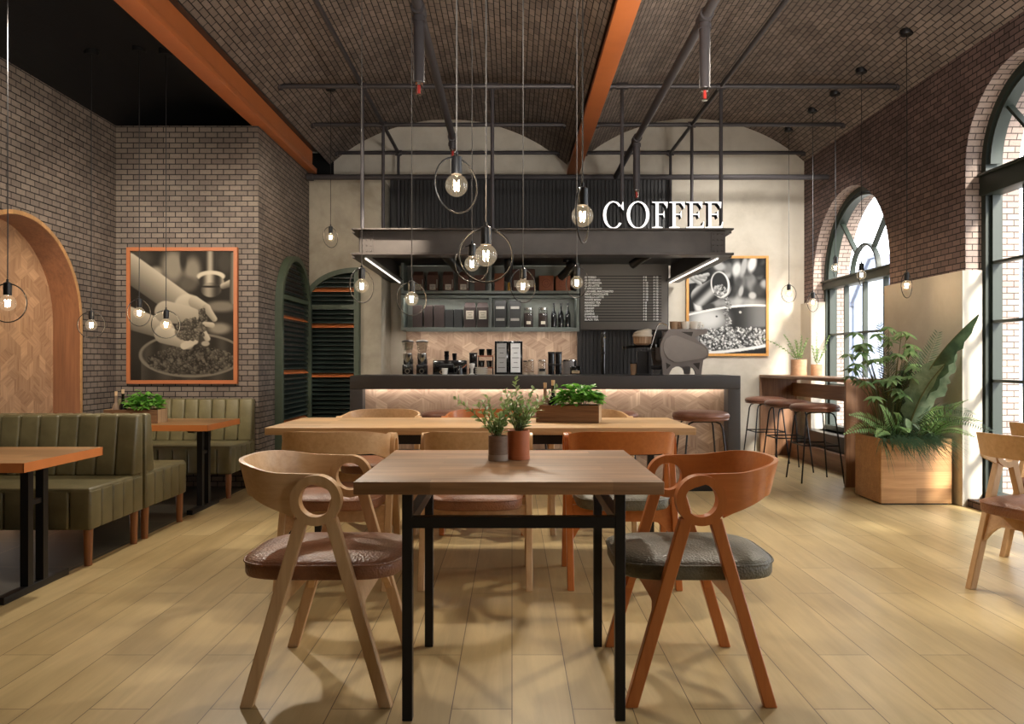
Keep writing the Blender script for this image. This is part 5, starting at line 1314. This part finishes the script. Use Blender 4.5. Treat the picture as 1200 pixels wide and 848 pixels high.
# ferns
def fern(lab, base, ends, wid, mat, name='fern', nl=20, lw=.017, shape='fern', fwd=.3, sag=.06):
    t = thing(name, lab, 'plant', base); f, s_ = MB(), MB()
    for e, sg_ in ends: frond(f, s_, curve((0, 0, 0), e, sg_), wid, nl, lw, rnd, shape, .15, fwd, (0, -.75, .65))
    s_.build('stems', 'stem', t); f.build('fronds', mat, t, smooth=60, recalc=False)
fern('sword fern arching out of the right side of the planter', Lc(.12, -.1, PZ), [((.12, -.4, .35), .06), ((.1, -.42, .17), .05), ((.13, -.46, .08), .07), ((.1, -.1, .28), .05), ((.06, -.36, .22), .06), ((.16, -.5, .2), .08)], .072, 'leaf_fern')
fern('sword fern arching out of the left side of the planter', Lc(-.1, -.1, PZ), [((-.42, -.12, .22), .06), ((-.46, -.12, .07), .08), ((-.2, -.15, .3), .05), ((-.26, -.22, .06), .07), ((-.1, -.25, .24), .05), ((-.05, -.3, .1), .07)], .068, 'leaf_fern')
fern('feathery palm with fine dark leaflets at the back of the planter', Lc(.0, .08, PZ), [((.18, -.28, .86), .0), ((-.16, -.04, .94), .03), ((.04, -.08, .62), .03), ((.25, -.62, .24), .14), ((-.06, 0, .7), .02), ((.12, -.1, .7), .02), ((-.22, -.02, .5), .05), ((.26, -.8, .14), .14), ((.16, -.2, .55), .06), ((0, -.1, .5), .03)],   .115, 'leaf_dark', 'palm_plant', 38, .0075, 'palm', .75)
f = MB()
for _ in range(700):
    x = rnd.uniform(-.26, .19); back = rnd.random() < .25
    y = rnd.uniform(-.12, .1) if back else rnd.uniform(-.19, -.14)
    d = V((rnd.uniform(-.4, .25), rnd.uniform(-.5, .5) if back else -rnd.uniform(.5, .9), rnd.uniform(.6, 1.4))); L = rnd.uniform(.14, .30)
    f.leaf((x, y, 0), d, (0, 0, 1), L, .0052, rnd.uniform(1.1, 1.8), .2, 6)
for v in f.bm.verts: v.co.x = v.co.x if v.co.x < .24 else .24 + .07 * math.tanh((v.co.x - .24) / .2)
o = f.build('ornamental_grass', 'grass', smooth=60, recalc=False, loc=Lc(0, 0, PZ)); tag(o, 'dark grass tufts spilling over the planter front', 'grass'); o['kind'] = 'stuff'

# ------------------------------------------------------------------ outside
mb = MB(); mb.quad([(3.95, -60, -.3), (140, -60, -.3), (140, 200, -.3), (3.95, 200, -.3)]); struct(mb.build('ground', 'ground', smooth=0))
rnd = random.Random(2)
for i, (y0, w, h, lab) in enumerate(((30, 7, 6.2, 'pale gabled house seen through the near window'), (37.4, 7, 6.6, 'pale gabled house right of the near window mullion'), (44.8, 7.2, 6.0, 'pale gabled house between the two windows'), (52.4, 7.2, 6.4, 'pale gabled house seen at the right of the far window'), (60, 7.4, 6.8, 'pale gabled house in the middle of the far window'), (67.8, 7.6, 6.4, 'pale gabled house at the left of the far window'))):
    t = thing('gabled_house', lab, 'house', (30, y0, -.3), 0, 'pale houses outside the windows')
    mb = MB(); gable = h + 3.2
    mb.prism([(0, 0), (w, 0), (w, h), (w / 2 + .6, gable), (w / 2 - .6, gable), (0, h)], YZ, 0, 9); mb.build('house_wall', 'facade', t, smooth=0)
    mb = MB(); mb.sweep([(4.4, -.2, h - .1), (4.4, w / 2 - .6, gable + .15), (4.4, w / 2 + .6, gable + .15), (4.4, w + .2, h - .1)], .25, 9.3, (1, 0, 0)); mb.build('roof', 'facade_roof', t, smooth=0)
    for z in (.9, 2.7, 4.5):
        for k_ in range(4):
            y = .7 + k_ * (w - .6) / 4
            mb = MB(); mb.box(-.08, .02, y, y + .75, z, z + 1.25)
            o = mb.build('window', 'facade_win', t, smooth=0)
    mb = MB(); mb.box(-.08, .02, w / 2 - .4, w / 2 + .4, h + .6, h + 1.7); mb.build('window', 'facade_win', t, smooth=0)

# ------------------------------------------------------------------ light
wd = bpy.data.worlds.new('sky'); sc.world = wd; wd.use_nodes = True
bg = wd.node_tree.nodes['Background']; bg.inputs[0].default_value = (.93, .96, 1, 1); bg.inputs[1].default_value = 7.5
def light(kind, loc, target, energy, color, **kw):
    l = bpy.data.lights.new(kind.lower() + '_light', kind); l.energy = energy; l.color = color
    for k_, v_ in kw.items(): setattr(l, k_, v_)
    o = bpy.data.objects.new(l.name, l); C.objects.link(o); o.location = loc
    o.rotation_euler = (V(target) - V(loc)).to_track_quat('-Z', 'Y').to_euler(); return o
light('SUN', (10, -14, 12), V((10, -14, 12)) + V((-.7, 1.4, -.95)), 11.0, (1, .93, .8), angle=math.radians(7))
for c, r, zs, sill in WIN:
    o = light('AREA', (3.93, c, (zs + r + sill) / 2), (0, c, (zs + r + sill) / 2), 1, (1, 1, 1), shape='RECTANGLE', size=2 * r, size_y=zs + r - sill); o.data.cycles.is_portal = True
WARM = (1, .89, .74); NEUT = (1, .95, .88)
for loc, tg, e, ang, col, r in [
    ((-2.0, 6.0, 3.1), (-.6, 3.2, 0), 240, 95, WARM, .06), ((.25, 6.3, 3.25), (.1, 3.4, 0), 240, 95, WARM, .09), ((2.2, 5.2, 3.4), (1.2, 3.4, 0), 190, 100, WARM, .08),
    ((-1.2, 1.6, 3.5), (-.9, 3.6, 0), 22, 110, WARM, .15), ((1.3, 1.2, 3.5), (1.3, 3.4, 0), 22, 110, WARM, .15),  # unseen fill spots added to lift the front seating
    ((-2.9, 4.6, 2.9), (-2.95, 6.9, 1.5), 210, 70, WARM, .1), ((-2.3, 3.8, 2.9), (-3.56, 5.8, 1.5), 150, 95, WARM, .1), ((-1.3, 6.2, 3.2), (-2.28, 7.9, 1.5), 40, 90, WARM, .1),
    ((-.95, 5.9, 3.2), (-1.12, 6.85, 2.2), 700, 34, WARM, .03), ((.3, 3.8, 3.2), (.3, 6.85, 1.9), 60, 80, NEUT, .15), ((-1.6, 5.6, 3.2), (-1.9, 8.6, 1.6), 60, 70, WARM, .1),
    ((1.28, 7.75, 2.1), (1.25, 9.0, 1.9), 18, 80, WARM, .04), ((-.62, 7.95, 2.1), (-.75, 9.0, 1.1), 26, 55, NEUT, .04), ((.3, 8.0, 2.15), (.3, 9.1, 1.1), 26, 60, NEUT, .04),
    ((-.3, 7.1, 2.15), (-.25, 8.9, 1.1), 34, 70, NEUT, .05), ((1.3, 6.0, 3.2), (1.5, 6.9, 1.3), 40, 40, NEUT, .05), ((2.7, 6.6, 3.3), (2.55, 9.28, 1.7), 330, 80, NEUT, .2), ((2.4, 4.6, 3.5), (3.3, 6.4, .6), 120, 60, NEUT, .1),  # includes unseen spots added to brighten back counter, back wall and planter
    ((-.2, 2.0, 1.6), (-1.9, 5.0, 3.7), 190, 85, NEUT, .3), ((1.9, 2.6, 1.6), (1.5, 5.0, 3.8), 400, 100, NEUT, .3), ((.74, 3.2, 1.9), (.74, 4.9, 3.39), 160, 60, WARM, .1)]:  # unseen uplights added to brighten the vaults and centre beam
    light('SPOT', loc, tg, e, col, spot_size=math.radians(ang), spot_blend=.8, shadow_soft_size=r)

cam = bpy.data.cameras.new('camera'); co = bpy.data.objects.new('camera', cam); C.objects.link(co)
cam.sensor_width = 36; cam.lens = 27; co.location = (0, 0, 1.12); co.rotation_euler = (PI / 2, 0, 0); cam.clip_start = .05; cam.clip_end = 400
sc.camera = co
sc.view_settings.view_transform = 'Standard'; sc.view_settings.look = 'None'; sc.view_settings.gamma = 1; sc.view_settings.exposure = 0
sc.view_settings.use_curve_mapping = False
sc.cycles.use_denoising = True; sc.cycles.max_bounces = 8; sc.cycles.transparent_max_bounces = 16
sc.cycles.sample_clamp_indirect = 8; sc.cycles.caustics_reflective = False; sc.cycles.caustics_refractive = False
